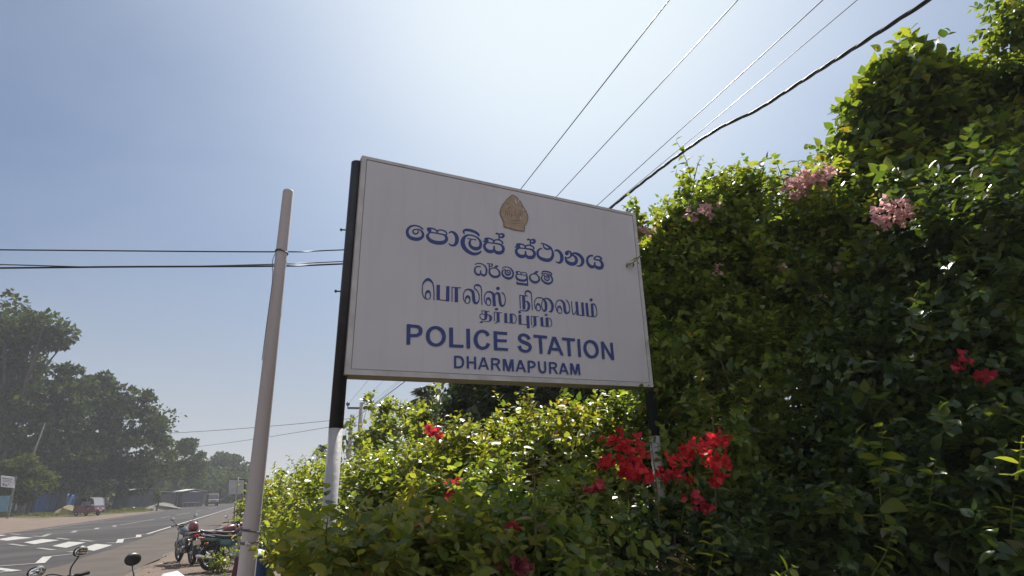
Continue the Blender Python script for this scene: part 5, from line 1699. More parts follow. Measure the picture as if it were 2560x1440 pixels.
def motorcycle(label, loc, rz, paint, seatm=None, lean=6.0, group="motorcycles parked on the sand", cowl=None, small=False, steer=8.0, mirrors=(-1, 1), myaw=(0, 0)):
    """x forward from the rear axle, z up; leaning on its side stand."""
    root = empty("motorcycle", loc, rz, label, "motorcycle", group)
    root.rotation_euler = (R_(-lean), 0, rz)
    H = MB
    for name, x in (("wheel", 0.0), ("wheel", 1.27)):
        w = H().torus((x, 0, .30), (0, 1, 0), .248, .05, 32, 10).build(name, M_TYRE, root, True)
        rm = H().torus((x, 0, .30), (0, 1, 0), .205, .016, 32, 8)
        for i in range(5):
            a = 2 * math.pi * i / 5 + .3
            rm.tube([(x, 0, .30), (x + .2 * math.cos(a), 0, .30 + .2 * math.sin(a))], [.02, .014], 6)
        rm.tube([(x, -.07, .30), (x, .07, .30)], .045, 12)
        rm.build("rim", M_ALU, w, True)
    # fenders
    for name, x, a0, a1, rr, wdt in (("rear_fender", 0.0, 60, 190, .335, .075), ("front_fender", 1.27, 20, 150, .33, .062)):
        vs, fs = [], []
        N = 14
        for i in range(N + 1):
            a = R_(a0 + (a1 - a0) * i / N)
            for k, (yy, dr) in enumerate(((-wdt, -.03), (-wdt * .7, 0), (0, .012), (wdt * .7, 0), (wdt, -.03))):
                vs.append((x + (rr + dr) * math.cos(a), yy, .30 + (rr + dr) * math.sin(a)))
        for i in range(N):
            for k in range(4):
                fs.append((i * 5 + k, (i + 1) * 5 + k, (i + 1) * 5 + k + 1, i * 5 + k + 1))
        o = H().add(vs, fs).build(name, M_PLAST if name == "rear_fender" else paint, root, True)
        sm = o.modifiers.new("thick", 'SOLIDIFY')
        sm.thickness = .006
    # frame and swing arm
    fr = H()
    fr.tube([(1.02, 0, .92), (.80, 0, .62), (.66, 0, .32), (.40, 0, .30)], .02, 8)
    fr.tube([(1.02, 0, .92), (.55, 0, .76), (-.12, 0, .72)], .018, 8)
    for s in (-1, 1):
        fr.tube([(.42, s * .07, .36), (0, s * .085, .30)], .018, 8)
        fr.tube([(.42, s * .08, .40), (.16, s * .1, .74)], .014, 8)
        fr.tube([(.02, s * .11, .34), (.14, s * .12, .68)], .026, 10)      # shock
    fr.build("frame", M_PLAST, root, True)
    fk = H()
    for s in (-1, 1):
        fk.tube([(1.27, s * .085, .30), (1.14, s * .085, .62)], .026, 10)
        fk.tube([(1.14, s * .085, .62), (1.01, s * .085, .96)], .017, 10)
    fk.box((1.02, 0, .94), (.06, .2, .03))
    fk.box((1.07, 0, .80), (.06, .2, .03))
    fk.build("fork", M_ALU, root, True)
    en = H().box((.56, 0, .40), (.30, .2, .2), None, .03).box((.68, 0, .56), (.15, .16, .18), Matrix.Rotation(R_(-15), 3, 'Y'), .02)
    for i in range(5):
        en.box((.68 + .012 * i - .02, 0, .50 + .035 * i), (.19, .2, .008), Matrix.Rotation(R_(-15), 3, 'Y'))
    en.tube([(.52, -.16, .40), (.52, .16, .40)], .085, 16)
    en.build("engine", M_ALU, root)
    ex = H().tube(rail((.76, -.06, .50), (.82, -.10, .34), (.60, -.13, .22), (.2, -.15, .27), n=5), .019, 8)
    ex.tube([(.22, -.15, .265), (.12, -.155, .28), (-.30, -.165, .36), (-.36, -.166, .372)], [.02, .04, .046, .034], 12)
    ex.build("exhaust", M_CHROME, root, True)
    H().loft([(.50, 0, .80, .09, .05), (.56, 0, .83, .125, .08), (.70, 0, .86, .15, .105), (.85, 0, .875, .145, .105), (.96, 0, .87, .10, .08), (1.0, 0, .86, .05, .045)], 16, 2.4).build("tank", paint, root, True)
    H().tube([(.74, 0, .955), (.74, 0, .972)], .036, 12).build("fuel_cap", M_CHROME, root, True)
    H().loft([(-.24, 0, .83, .07, .03), (-.18, 0, .83, .12, .045), (.05, 0, .81, .135, .05), (.22, 0, .785, .14, .05), (.42, 0, .78, .12, .05), (.52, 0, .80, .08, .045)], 14, 2.8).build("seat", seatm or M_SEAT, root, True)
    for s in (-1, 1):
        sp = H()
        sp.loft([(.10, s * .115, .66, .012, .05), (.22, s * .125, .66, .02, .085), (.40, s * .12, .64, .02, .09), (.48, s * .11, .63, .01, .05)], 12, 2.6)
        sp.loft([(-.28, s * .085, .77, .012, .03), (-.05, s * .11, .74, .02, .05), (.18, s * .12, .73, .015, .04)], 10, 2.4)
        sp.build("side_panel", paint, root, True)
    H().tube(rail((.02, -.12, .80), (-.16, -.13, .84), (-.31, -.09, .87), (-.34, 0, .875), (-.31, .09, .87), (-.16, .13, .84), (.02, .12, .80), n=5), .012, 8).build("grab_rail", M_CHROME, root, True)
    tl = H().loft([(-.36, 0, .765, .06, .03), (-.28, 0, .77, .075, .045)], 12, 3).build("tail_lamp", M_TAILR, root, True)
    H().box((-.37, 0, .60), (.012, .20, .13), Matrix.Rotation(R_(15), 3, 'Y'), .004).build("number_plate", M_PLATE, root)
    ks = H().tube([(.42, .10, .30), (.34, .24, .02 + .03 * lean / 6)], .011, 6).tube([(.34, .24, .025), (.38, .26, .02)], .012, 6)
    ks.tube([(.46, -.25, .30), (.46, .25, .30)], .012, 8)
    ks.build("stand", M_DARKM, root, True)
    for s in (-1, 1):
        H().tube([(.46, s * .17, .30), (.46, s * .28, .31)], .018, 8).build("footrest", M_GRIP, root, True)
        H().loft([(-.17 + .0, s * .12, .66, .02, .02), (-.22, s * .13, .66, .03, .028)], 10).build("indicator", surf("amber_lens", (.6, .22, .02), .25), root, True)
    # handlebar assembly
    hb = empty("handlebar_set", (1.0, 0, 1.0))
    bar = H().tube(rail((-.16, -.36, .055), (-.10, -.24, .06), (-.01, -.11, .03), (0, 0, 0), (-.01, .11, .03), (-.10, .24, .06), (-.16, .36, .055), n=5), .011, 8)
    bar = bar.build("handlebar", M_DARKM, root, True)
    bar.location = (1.0, 0, 1.0)
    bar.rotation_euler = (0, 0, R_(steer))
    bpy.data.objects.remove(hb)
    for s in (-1, 1):
        H().tube([(-.105, s * .25, .06), (-.12, s * .29, .059), (-.155, s * .365, .055), (-.158, s * .372, .055)], [.0155, .0175, .0175, .02], 10).build("grip", M_GRIP, bar, True)
        lv = H().box((-.09, s * .215, .062), (.045, .05, .04), None, .008).tube(rail((-.075, s * .22, .06), (-.06, s * .27, .055), (-.095, s * .36, .045), n=4), .006, 6)
        lv.build("lever", M_PLAST, bar, True)
        if s not in mirrors:
            continue
        ym = Matrix.Rotation(R_(myaw[0 if s < 0 else 1]), 3, 'Z')
        mc = Vector((-.092, s * .325, .245))
        mi = H().tube(rail((-.085, s * .215, .07), (-.07, s * .25, .13), (-.085, s * .30, .19), (-.09, s * .315, .215), n=4), .0062, 8)
        mi.ball(mc, (.018, .063, .045), 18, 9, rot=ym)
        mi.build("mirror", M_PLAST, bar, True)
        H().ball(mc + ym @ Vector((-.0125, 0, 0)), (.0075, .056, .039), 18, 6, rot=ym).build("mirror_glass", M_MIRG, bar, True)
    hl = H().ball((1.13, 0, .93), (.10, .095, .095), 18, 10)
    hl.build("headlamp_shell", cowl or paint, root, True)
    H().ball((1.19, 0, .925), (.048, .08, .08), 18, 9).build("headlamp", M_LENS, root, True)
    H().loft([(1.03, 0, 1.03, .075, .03), (1.10, 0, 1.02, .085, .035), (1.13, 0, .99, .05, .02)], 12, 2.5).build("instruments", M_PLAST, root, True)
    if cowl:
        H().loft([(1.04, 0, 1.05, .10, .03), (1.09, 0, 1.06, .135, .09), (1.18, 0, 1.04, .14, .12), (1.27, 0, .98, .10, .11), (1.31, 0, .93, .04, .05)], 16, 2.2).build("fairing", cowl, root, True)
    # clutch cable loops
    H().tube(rail((1.0 - .09, -.22, 1.055), (1.10, -.20, 1.09), (1.14, -.12, .96), (1.05, -.06, .80), n=5), .005, 6).tube(rail((.91, .22, 1.055), (1.11, .19, 1.08), (1.13, .11, .95), (1.04, .06, .80), n=5), .005, 6).build("cable", M_PLAST, root, True)
    return root


def paint(name, col, coat=0.7):
    return surf(name, col, 0.3, coat=coat, spec=0.5)


n_az = lambda dx, dy: math.atan2(dy, dx)
gA, gA2 = gp(480, 1412), gp(443, 1403)
bA = motorcycle("dark grey motorcycle seen from behind, a maroon helmet on its seat", (gA.x, gA.y, 0), n_az(gA2.x - gA.x, gA2.y - gA.y), paint("paint_dark_grey", (0.045, 0.045, 0.06)), lean=7)
gC = gp(525, 1428)
bC = motorcycle("green and black motorcycle standing broadside beside the leaning pole", (gC.x, gC.y, 0), R_(17), paint("paint_teal_green", (0.02, 0.085, 0.085)), lean=7)
gD = gp(530, 1412)
bD = motorcycle("black motorcycle behind the green one, only its bars, mirrors and seat showing", (gD.x - .15, gD.y + .25, 0), R_(26), paint("paint_maroon", (0.10, 0.018, 0.022)), lean=6)
gE = gp(545, 1399)
bE = motorcycle("blue-green motorcycle deepest in the parked group, by the hedge", (gE.x, gE.y + .1, 0), R_(21), paint("paint_blue_green", (0.02, 0.07, 0.10)), lean=6)
# the two nearest, cut by the lower edge of the picture
# its bar axis runs from the near left mirror to the far right one
hF = R_(188)
bF = motorcycle("dark blue motorcycle at the bottom left, one mirror catching the sky", (-3.36 - math.cos(hF) * .80, 4.66 - math.sin(hF) * .80, 0), hF, paint("paint_navy", (0.018, 0.03, 0.10)), lean=8, steer=4, myaw=(-34, -42))
bF.scale = (.87,) * 3
hG = R_(32)
bG = motorcycle("motorcycle with a white fairing at the bottom, facing the hedge", (-2.35 - math.cos(hG) * .84, 3.85 - math.sin(hG) * .84, 0), hG, paint("paint_silver", (0.4, 0.4, 0.42)), lean=3, cowl=paint("fairing_white", (0.75, 0.75, 0.78)), steer=2, mirrors=(1,), myaw=(0, -58))
bG.scale = (.905,) * 3

for b_ in (bA, bC, bD, bE):
    b_.scale = (.82,) * 3
gI = gp(512, 1405)
bI = motorcycle("maroon motorcycle squeezed between the dark grey one and the green one", (gI.x, gI.y, 0), R_(64), paint("paint_red_brown", (0.16, 0.035, 0.025)), lean=7)
bI.scale = (.82,) * 3
# helmet on the dark motorcycle's seat
c = at(483, 1325, (gA.xy).length + .02)
hel = empty("helmet", (c.x, c.y, .69), R_(100), "glossy maroon helmet resting on the dark motorcycle", "helmet")
hel.scale = (.9,) * 3
M_HELM = paint("helmet_maroon", (0.16, 0.012, 0.02), 1.0)
MB().ball((0, 0, .13), (.145, .125, .14), 20, 12, -.75).build("shell", M_HELM, hel, True)
MB().loft([(.09, 0, .13, .10, .05), (.135, 0, .125, .085, .045), (.15, 0, .12, .05, .03)], 14, 2.4).build("visor", M_PLAST, hel, True)
MB().torus((0, 0, .035), (0, 0, 1), .112, .012, 20, 6).build("rim", M_PLAST, hel, True)
# jacket or bag on the green motorcycle's tank side: leave; weeds grow through the group
bush("tuft of weeds growing between the parked motorcycles", [(545, 1388, 14.2, 30, 14, .25, 22), (570, 1390, 14.0, 24, 14, .2, 16)], M_LHEDGE, leaf=.06, nleaf=10, length=.22, name="weed_tuft", cat="weed", nstem=4)

# blue drum with a pale lid, half hidden behind the pole
c = at(646, 1385, 6.2)
dr = empty("plastic_drum", (c.x, c.y, 0), 0, "dark blue drum with a pale domed lid between pole and hedge", "drum")
hz_ = c.z
M_DRUM = surf("drum_blue", (0.02, 0.055, 0.13), 0.45, var=0.2, vscale=5)
d_ = MB()
prof = [(.105, 0), (.115, .05), (.115, hz_ * .5 - .02), (.121, hz_ * .5), (.115, hz_ * .5 + .02), (.115, hz_ - .06), (.10, hz_ - .01)]
d_.tube([(0, 0, z) for r, z in prof], [r for r, z in prof], 20)
d_.build("body", M_DRUM, dr, True)
MB().tube([(0, 0, hz_ - .012), (0, 0, hz_ + .005), (0, 0, hz_ + .03), (0, 0, hz_ + .042)], [.112, .106, .05, .015], 20).build("lid", surf("drum_lid", (.42, .47, .56), .5), dr, True)
# dark red plank leaning at the foot of the pole
a, b = at(586, 1446, 5.2), at(598, 1392, 5.3)
pk = MB().box((0, 0, 0), (.05, .02, (b - a).length * 1.9), None, .003)
o = pk.build("leaning_plank", surf("dark_red_wood", (.07, .02, .022), .7, var=.3), None)
o.location = b - (b - a).normalized() * (b - a).length * .95
o.rotation_euler = (b - a).to_track_quat('Z', 'Y').to_euler()
tag(o, "dark red plank leaning beside the foot of the pale pole", "plank")
# litter
c = gp(390, 1411)
o = MB().add([(0, 0, .005), (.16, .03, .012), (.2, .14, .03), (.06, .15, .012)], [(0, 1, 2, 3)]).build("paper_scrap", surf("paper_pink", (.5, .36, .32), .8))
o.modifiers.new("thick", 'SOLIDIFY').thickness = .003
o.location = c
tag(o, "pale scrap of paper on the sand near the road edge", "litter")

# ================================================================== across the road
M_WHITE = surf("white_paint", (0.62, 0.61, 0.60), 0.6, var=0.1, vscale=3)


def gbox(name, px0, px1, ybase, ytop, m, label=None, cat=None, depth=.3, parent=None, group=None):
    """An upright slab standing on the ground between two sight lines."""
    a, b = gp(px0, ybase), gp(px1, ybase)
    h = at((px0 + px1) / 2, ytop, ((a + b) / 2).xy.length).z
    return slab(name, a, b, 0, h, m, label, cat, depth, parent, group)


def slab(name, a, b, z0, z1, m, label=None, cat=None, depth=.3, parent=None, group=None):
    a, b = Vector((a.x, a.y, 0)), Vector((b.x, b.y, 0))
    ux = (b - a).normalized()
    uy = Vector((-ux.y, ux.x, 0))
    w = (b - a).length
    mb = MB().prism([(0, z0), (w, z0), (w, z1), (0, z1)], (0, 0, 0), ux, Vector((0, 0, 1)), uy, depth)
    o = mb.build(name, m, None)
    o.location = a
    if label:
        tag(o, label, cat, group)
    return o


def attach(o, p):
    o.parent = p
    o.matrix_parent_inverse = Matrix.Translation(-Vector(p.location)) if p.rotation_euler.z == 0 else p.matrix_basis.inverted()
    return o


M_BLUEG = surf("gate_blue", (0.14, 0.36, 0.52), 0.6, col2=(0.24, 0.46, 0.60), vscale=1.5)
M_BROWNS = surf("rust_sheet", (0.15, 0.095, 0.08), 0.8, col2=(0.22, 0.155, 0.13), vscale=1.2)
M_TARP = surf("tarpaulin_blue", (0.03, 0.085, 0.30), 0.5, col2=(0.07, 0.15, 0.36), vscale=1.0, bump=.6, bscale=2)
# light blue gate with white pickets
g0 = gp(-60, 1283)
gate = empty("blue_gate", (g0.x, g0.y, 0), 0, "light blue sheet gate with white pickets at the left edge", "gate")
attach(gbox("panel", -60, 26, 1283, 1240, M_BLUEG, depth=.06), gate)
for i in range(7):
    y = 1247 + i * 5.2
    a, b = gp(14, 1282.6), gp(27, 1282.6)
    D_ = ((a + b) / 2).xy.length
    attach(slab("picket", a + Vector((0, -.05, 0)), b + Vector((0, -.05, 0)), at(20, y + 2.6, D_).z, at(20, y, D_).z, M_WHITE, depth=-.05), gate)
attach(gbox("post", 26, 30, 1283, 1240, M_DARKM, depth=.15), gate)
gbox("pillar", 30, 38, 1282, 1243, M_WHITE, "white masonry pillar between the blue gate and the rusty sheets", "pillar", .5)
a, b = gp(38, 1281), gp(73, 1284)
rs = slab("sheet_fence", a, b, 0, 2.15, M_BROWNS, "rusty brown sheet fence beside the white pillar", "fence", .08)
pcap = empty("fence_post", gp(78, 1285), 0, "dark blue fence post with a pinkish cap", "post")
D_ = gp(78, 1285).xy.length
zt_ = at(78, 1243, D_).z
MB().box((0, 0, zt_ / 2), (.3, .3, zt_), None, .02).build("shaft", surf("post_navy", (.015, .02, .06), .6), pcap)
MB().box((0, 0, zt_ + .16), (.34, .34, .32), None, .03).build("cap", surf("cap_pink", (.35, .24, .22), .7), pcap)
# blue tarpaulin fence, rippled
a, b = gp(83, 1284), gp(186, 1277)
w = (b - a).length
mb = MB()
vs, fs = [], []
N = 60
for i in range(N + 1):
    q = a.lerp(b, i / N)
    off = .07 * math.sin(i * 1.3) + .05 * math.sin(i * .37)
    top = 2.05 + .12 * math.sin(i * .21) - (.3 if i < 4 else 0)
    for k in range(5):
        vs.append((q.x + off * .3 * (1 + .3 * k), q.y + off * (1 + .2 * k), top * k / 4))
for i in range(N):
    for k in range(4):
        fs.append((i * 5 + k, (i + 1) * 5 + k, (i + 1) * 5 + k + 1, i * 5 + k + 1))
o = mb.add([Vector(v) - a for v in vs], fs).build("tarpaulin_fence", M_TARP, None, True)
o.modifiers.new("thick", 'SOLIDIFY').thickness = .02
o.location = a
tag(o, "rippled blue tarpaulin fence across the road", "fence")


def heap(name, px, ybase, wpx, ytop, m, label, cat="heap"):
    c = gp(px, ybase)
    k = c.length / FOC
    rx = wpx * k
    h = at(px, ytop, c.xy.length).z
    vs, fs = [], []
    N, M = 26, 12
    for j in range(M + 1):
        q = j / M
        for i in range(N):
            a_ = 2 * math.pi * i / N
            rr = (1 - q) * rx * (1 + .12 * math.sin(3 * a_ + j) + .07 * math.sin(7 * a_ + 2 * j))
            zz = h * (1 - (1 - q) ** 1.7) * (1 + .05 * math.sin(5 * a_ + j * 1.7)) - .02
            vs.append((rr * math.cos(a_), rr * .8 * math.sin(a_), zz))
    for j in range(M):
        for i in range(N):
            fs.append((j * N + i, j * N + (i + 1) % N, (j + 1) * N + (i + 1) % N, (j + 1) * N + i))
    o = MB().add(vs, fs).build(name, m, None, True)
    o.location = c
    tag(o, label, cat)


heap("straw_heap", 168, 1288, 26, 1263, surf("straw", (.20, .17, .085), .95, col2=(.27, .22, .12), vscale=4, bump=.8, bscale=14), "pale straw-coloured heap beside the three-wheeler")
heap("gravel_heap", 405, 1275, 36, 1256.5, surf("gravel", (.15, .145, .13), .95, col2=(.22, .21, .19), vscale=5, bump=.8, bscale=14), "grey gravel heap at the far edge of the road")

# huts: thatch, tiles, sheet roofs
M_THATCH = surf("old_thatch", (.17, .165, .17), .95, col2=(.26, .255, .255), vscale=3, bump=.7, bscale=12)
M_TILE = surf("pink_tile", (.34, .235, .21), .85, col2=(.42, .31, .28), vscale=3)
M_HUTW = surf("hut_wall_dim", (.13, .125, .13), .9, var=.2, vscale=1)
M_HUTB = surf("hut_wall_brown", (.17, .145, .125), .9, var=.25, vscale=1)
M_SHEETW = surf("roof_sheet_pale", (.50, .50, .48), .6, var=.12, vscale=3)
M_TEAL = surf("post_teal", (.08, .15, .15), .7)


def hut(label, px0, px1, ybase, yeave, yridge, wallm, roofm, depth=4.0, posts=0, name="hut", open_front=False, over=.35, kind="hut"):
    a, b = gp(px0, ybase), gp(px1, ybase)
    a.z = b.z = 0
    D_ = ((a + b) / 2).xy.length
    ze, zr = at((px0 + px1) / 2, yeave, D_).z, at((px0 + px1) / 2, yridge, D_ + depth * .5).z
    zr = max(zr, ze + .25)
    ux = (b - a).normalized()
    uy = Vector((-ux.y, ux.x, 0))
    w = (b - a).length
    root = empty(name, a, 0, label, kind, "huts and kiosks across the road")
    z = Vector((0, 0, 1))
    o = MB().prism([(0, 0), (w, 0), (w, ze - .05), (0, ze - .05)], uy * (depth * (.45 if open_front else 0)), ux, z, uy, depth * (.55 if open_front else 1) - .02)
    o.build("wall", wallm, root)
    if not open_front:
        MB().prism([(w * .4, 0.01), (w * .58, 0.01), (w * .58, min(2.0, ze * .8)), (w * .4, min(2.0, ze * .8))], -uy * .03, ux, z, uy, .028).build("door", M_DARKM, root)
    # roof: two thin slopes
    rf = MB()
    for s0, s1 in ((-over, depth * .5), (depth + over, depth * .5)):
        p = [(-over, s0, ze), (w + over, s0, ze), (w + over, s1, zr), (-over, s1, zr)]
        q = [ux * x + uy * y + z * h for x, y, h in p]
        q2 = [v + z * .09 for v in q]
        rf.add(q + q2, [(0, 1, 2, 3), (4, 5, 6, 7), (0, 1, 5, 4), (1, 2, 6, 5), (2, 3, 7, 6), (3, 0, 4, 7)])
    rf.build("roof", roofm, root)
    for i in range(posts):
        x = w * (i + .5) / posts
        c = ux * x - uy * .1
        MB().tube([c, c + z * ze], .055, 6).build("post", M_CONCF, root)
    return root


hut("thatched hut behind the blue tarpaulin fence", 108, 196, 1275, 1241, 1210, M_HUTW, M_THATCH, 5)
hut("small house with pinkish tile roof among the trees behind the three-wheeler", 138, 212, 1270, 1207, 1196, M_HUTW, M_TILE, 5, name="tiled_house", kind="house")
hut("open shed with a pale sheet roof edge and thin posts", 312, 368, 1268, 1236, 1231, M_HUTW, M_SHEETW, 4, 5, open_front=True, name="roadside_shed", kind="shed")
hut("dim sheet-walled hut left of the open shed", 272, 318, 1271, 1228, 1224, surf("hut_wall_blue", (.10, .105, .13), .9, var=.2, vscale=1), surf("old_sheet", (.22, .215, .22), .8, var=.2), 4)
hut("low shop with a pale roof edge right of the young tree", 393, 412, 1266, 1237, 1233, M_HUTW, M_SHEETW, 4, 2, open_front=True, name="roadside_shop", kind="shop")
hut("blue-grey kiosk with a white awning edge beside the gravel heap", 434, 452, 1268, 1230, 1225, surf("kiosk_blue", (.10, .12, .16), .8, var=.2), M_SHEETW, 3, 1, name="kiosk", kind="kiosk")
hut("brown kiosk next to the blue-grey one", 456, 486, 1262, 1234, 1229, M_HUTB, M_HUTB, 3, 0, name="kiosk", kind="kiosk")
hut("brown stall with a white awning edge behind the parked van", 486, 506, 1259, 1233, 1229, M_HUTB, M_SHEETW, 3, 1, name="market_stall", kind="stall")

# table, tiles, posts
c = gp(477, 1268.5)
tb = empty("low_table", c, R_(-12), "long low wooden table in front of the brown kiosks", "table")
k = c.length / FOC
w, h = 34 * k, .62
M_WOODB = surf("table_wood", (.30, .20, .14), .8, var=.25, vscale=3)
MB().box((0, 0, h), (w, 1.1, .07), None, .01).build("top", M_WOODB, tb)
for sx in (-1, 1):
    for sy in (-1, 1):
        MB().box((sx * (w / 2 - .15), sy * .42, h / 2 - .02), (.09, .09, h - .06)).build("leg", M_WOODB, tb)
for (x, yb, yt, r, lab, m) in ((329, 1270, 1195, .13, "grey roadside pole in front of the open shed", M_CONCF), (372, 1268, 1205, .14, "grey roadside pole right of the open shed", M_CONCF)):
    b = gp(x - 3, yb)
    D_ = b.xy.length
    t_ = at(x + 3, yt, D_)
    o = MB().tube([(0, 0, -.2), (t_.x - b.x, t_.y - b.y, t_.z)], [r, r * .75], 9).build("roadside_pole", M_CONCF, None, True)
    o.location = b
    tag(o, lab, "pole", "poles across the road")
for (x, yb, yt, lab, m) in ((248, 1274, 1241, "plain concrete gatepost just right of the three-wheeler", M_CONCF), (263, 1273, 1243, "paler concrete gatepost beside the low block", M_WHITE), (281, 1272, 1231, "thin teal fence post", M_TEAL)):
    b = gp(x, yb)
    t_ = at(x + 1, yt, b.xy.length)
    o = MB().prism([(-.13, -.13), (.13, -.13), (.13, .13), (-.13, .13)], (0, 0, -.1), (1, 0, 0), (0, 1, 0), (0, 0, 1), t_.z + .1).build("gatepost", m)
    o.location = b
    tag(o, lab, "post")
b = gp(269, 1273.5)
o = MB().box((0, 0, .42), (.62, .35, .84), None, .03).build("concrete_block", surf("block_pale", (.36, .35, .33), .9, var=.15), None)
o.location = b
tag(o, "low pale concrete block beside the gatepost", "block")
for (x, y, lab) in ((311, 1275, "white stone lying on the verge grass"), (333, 1272, "small white stone near the grey pole's foot")):
    o = MB().ball((0, 0, .1), (.24, .18, .14), 9, 6).build("white_stone", M_WHITE, None, False)
    o.location = gp(x, y)
    tag(o, lab, "stone")

# banner on a frame at the left edge
D_ = 68.0
pts = [at(2, 1189, D_), at(34, 1193, D_), at(33, 1220, D_), at(2, 1217, D_)]
base = Vector((pts[2].x, pts[2].y, 0))
bn = empty("banner_board", base, 0, "white printed banner on a post above the light blue gate", "banner")
rel = [p - base for p in pts]
bk = Vector((0.02, .12, 0))
MB().add(rel + [p + bk for p in rel], [(0, 1, 2, 3), (7, 6, 5, 4), (0, 4, 5, 1), (1, 5, 6, 2), (2, 6, 7, 3), (3, 7, 4, 0)]).build("panel", surf("banner_white", (.62, .62, .66), .6), bn)
pr = MB()


def onb(u, v):
    return rel[0].lerp(rel[1], u).lerp(rel[3].lerp(rel[2], u), v) - Vector((.004, .02, 0))


for (u0, v0, u1, v1) in ((.12, .16, .92, .24), (.2, .32, .85, .38), (.1, .45, .9, .50), (.15, .62, .32, .88), (.36, .72, .55, .9), (.62, .6, .7, .75)):
    pr.add([onb(u0, v0), onb(u1, v0 + .02), onb(u1, v1 + .02), onb(u0, v1)], [(0, 1, 2, 3)])
pr.build("printed_band", surf("banner_print", (.24, .23, .30), .7, var=.3, vscale=2), bn)
MB().tube([(0, .2, 0), rel[1] + Vector((0, .2, .1))], .09, 8).build("post", M_BARKMID, bn)

# square roadside sign seen from behind
b = gp(585, 1311)
D_ = b.xy.length
sg = empty("roadside_sign", b, 0, "pale square roadside sign seen from the back, its post rusty below", "sign")
q = [at(573, 1199, D_) - b, at(611, 1198.5, D_) - b, at(609, 1235, D_) - b, at(571, 1235.5, D_) - b]
bk = Vector((0, .04, 0))
MB().add(q + [v + bk for v in q], [(0, 1, 2, 3), (7, 6, 5, 4), (0, 4, 5, 1), (1, 5, 6, 2), (2, 6, 7, 3), (3, 7, 4, 0)]).build("plate", surf("plate_back", (.36, .385, .40), .5, var=.12, vscale=3), sg)
top = (q[2] + q[3]) / 2
md = at(587, 1268, D_) - b
MB().tube([md, top + Vector((0, 0, .9))], .035, 8).build("upper_post", M_CONCF, sg, True)
MB().tube([(0, 0, -.2), md], .037, 8).build("lower_post", surf("rusty_red", (.12, .05, .04), .8, var=.3), sg, True)
fr = MB()
for a_, b_ in ((0, 1), (1, 2)):
    fr.tube([q[a_] + Vector((0, .05, .05)), q[b_] + Vector((0.05, .05, .0))], .05, 6)
fr.build("frame", M_DARKM, sg)

# ---- three-wheeler
c0, c1 = gp(190, 1290), gp(247, 1290)
az = math.atan2(c1.y - c0.y, c1.x - c0.x)
tk = empty("three_wheeler", c0.lerp(c1, .04), az + R_(18), "maroon three-wheeler taxi parked on the far verge", "three-wheeler")
M_MAR = paint("taxi_maroon", (0.085, 0.008, 0.022), .5)
M_HOOD = surf("canopy_dark", (0.03, 0.022, 0.035), .7)
M_GLASSD = surf("dark_glass", (0.02, 0.022, 0.028), .08, spec=.8)
M_GREYIN = surf("taxi_interior", (.25, .24, .26), .6)
LX, WY = 2.7, .66
prof = [(0.0, .35), (.08, .95), (.35, 1.0), (1.35, 1.0), (1.42, .62), (1.75, .60), (2.05, .95), (2.35, .9), (2.55, .55), (2.45, .34), (1.6, .28), (.2, .28)]
MB().prism([(x, z) for x, z in prof], (0, -WY, 0), (1, 0, 0), (0, 0, 1), (0, 1, 0), 2 * WY).build("body", M_MAR, tk)
can = [(0.02, .97), (.06, 1.55), (.22, 1.72), (1.6, 1.76), (1.98, 1.66), (2.10, 1.58), (2.04, 1.54), (1.9, 1.60), (1.55, 1.66), (.75, 1.64), (.68, .99)]
MB().prism(can, (0, -WY - .02, 0), (1, 0, 0), (0, 0, 1), (0, 1, 0), 2 * WY + .04).build("canopy", M_HOOD, tk)
MB().quad((2.08, -WY + .06, 1.58), (2.08, WY - .06, 1.58), (2.32, WY - .08, .96), (2.32, -WY + .08, .96)).build("windscreen", surf("screen_pale", (.30, .32, .36), .1, spec=.7), tk).modifiers.new("thick", 'SOLIDIFY').thickness = .015
fm = MB()
for s in (-1, 1):
    fm.tube([(2.09, s * (WY - .02), 1.6), (2.35, s * (WY - .04), .92)], .03, 6)
    fm.tube([(1.40, s * WY, 1.0), (1.40, s * WY, 1.66)], .025, 6)
fm.build("pillar", M_GREYIN, tk)
MB().box((.95, 0, .80), (.6, 1.1, .5), None, .05).box((.68, 0, 1.15), (.14, 1.1, .5), None, .04).build("rear_seat", M_GREYIN, tk)
for (x, y) in ((.45, -WY + .05), (.45, WY - .05), (2.35, 0)):
    w_ = MB().torus((x, y, .22), (0, 1, 0), .16, .06, 22, 8).build("wheel", M_TYRE, tk, True)
    MB().tube([(x, y - .05, .22), (x, y + .05, .22)], .1, 14).build("hub", M_ALU, w_, True)
for y in (-.28, .28):
    MB().ball((2.50, y, .66), (.05, .09, .09), 12, 8).build("headlamp", M_LENS, tk, True)
MB().loft([(2.28, 0, .46, .09, .05), (2.42, 0, .44, .10, .07), (2.60, 0, .36, .07, .06)], 12).build("mudguard", M_MAR, tk, True)
MB().box((2.57, 0, .50), (.03, .34, .12), None, .01).build("bumper", M_CHROME, tk)

tk.scale = (.88,) * 3
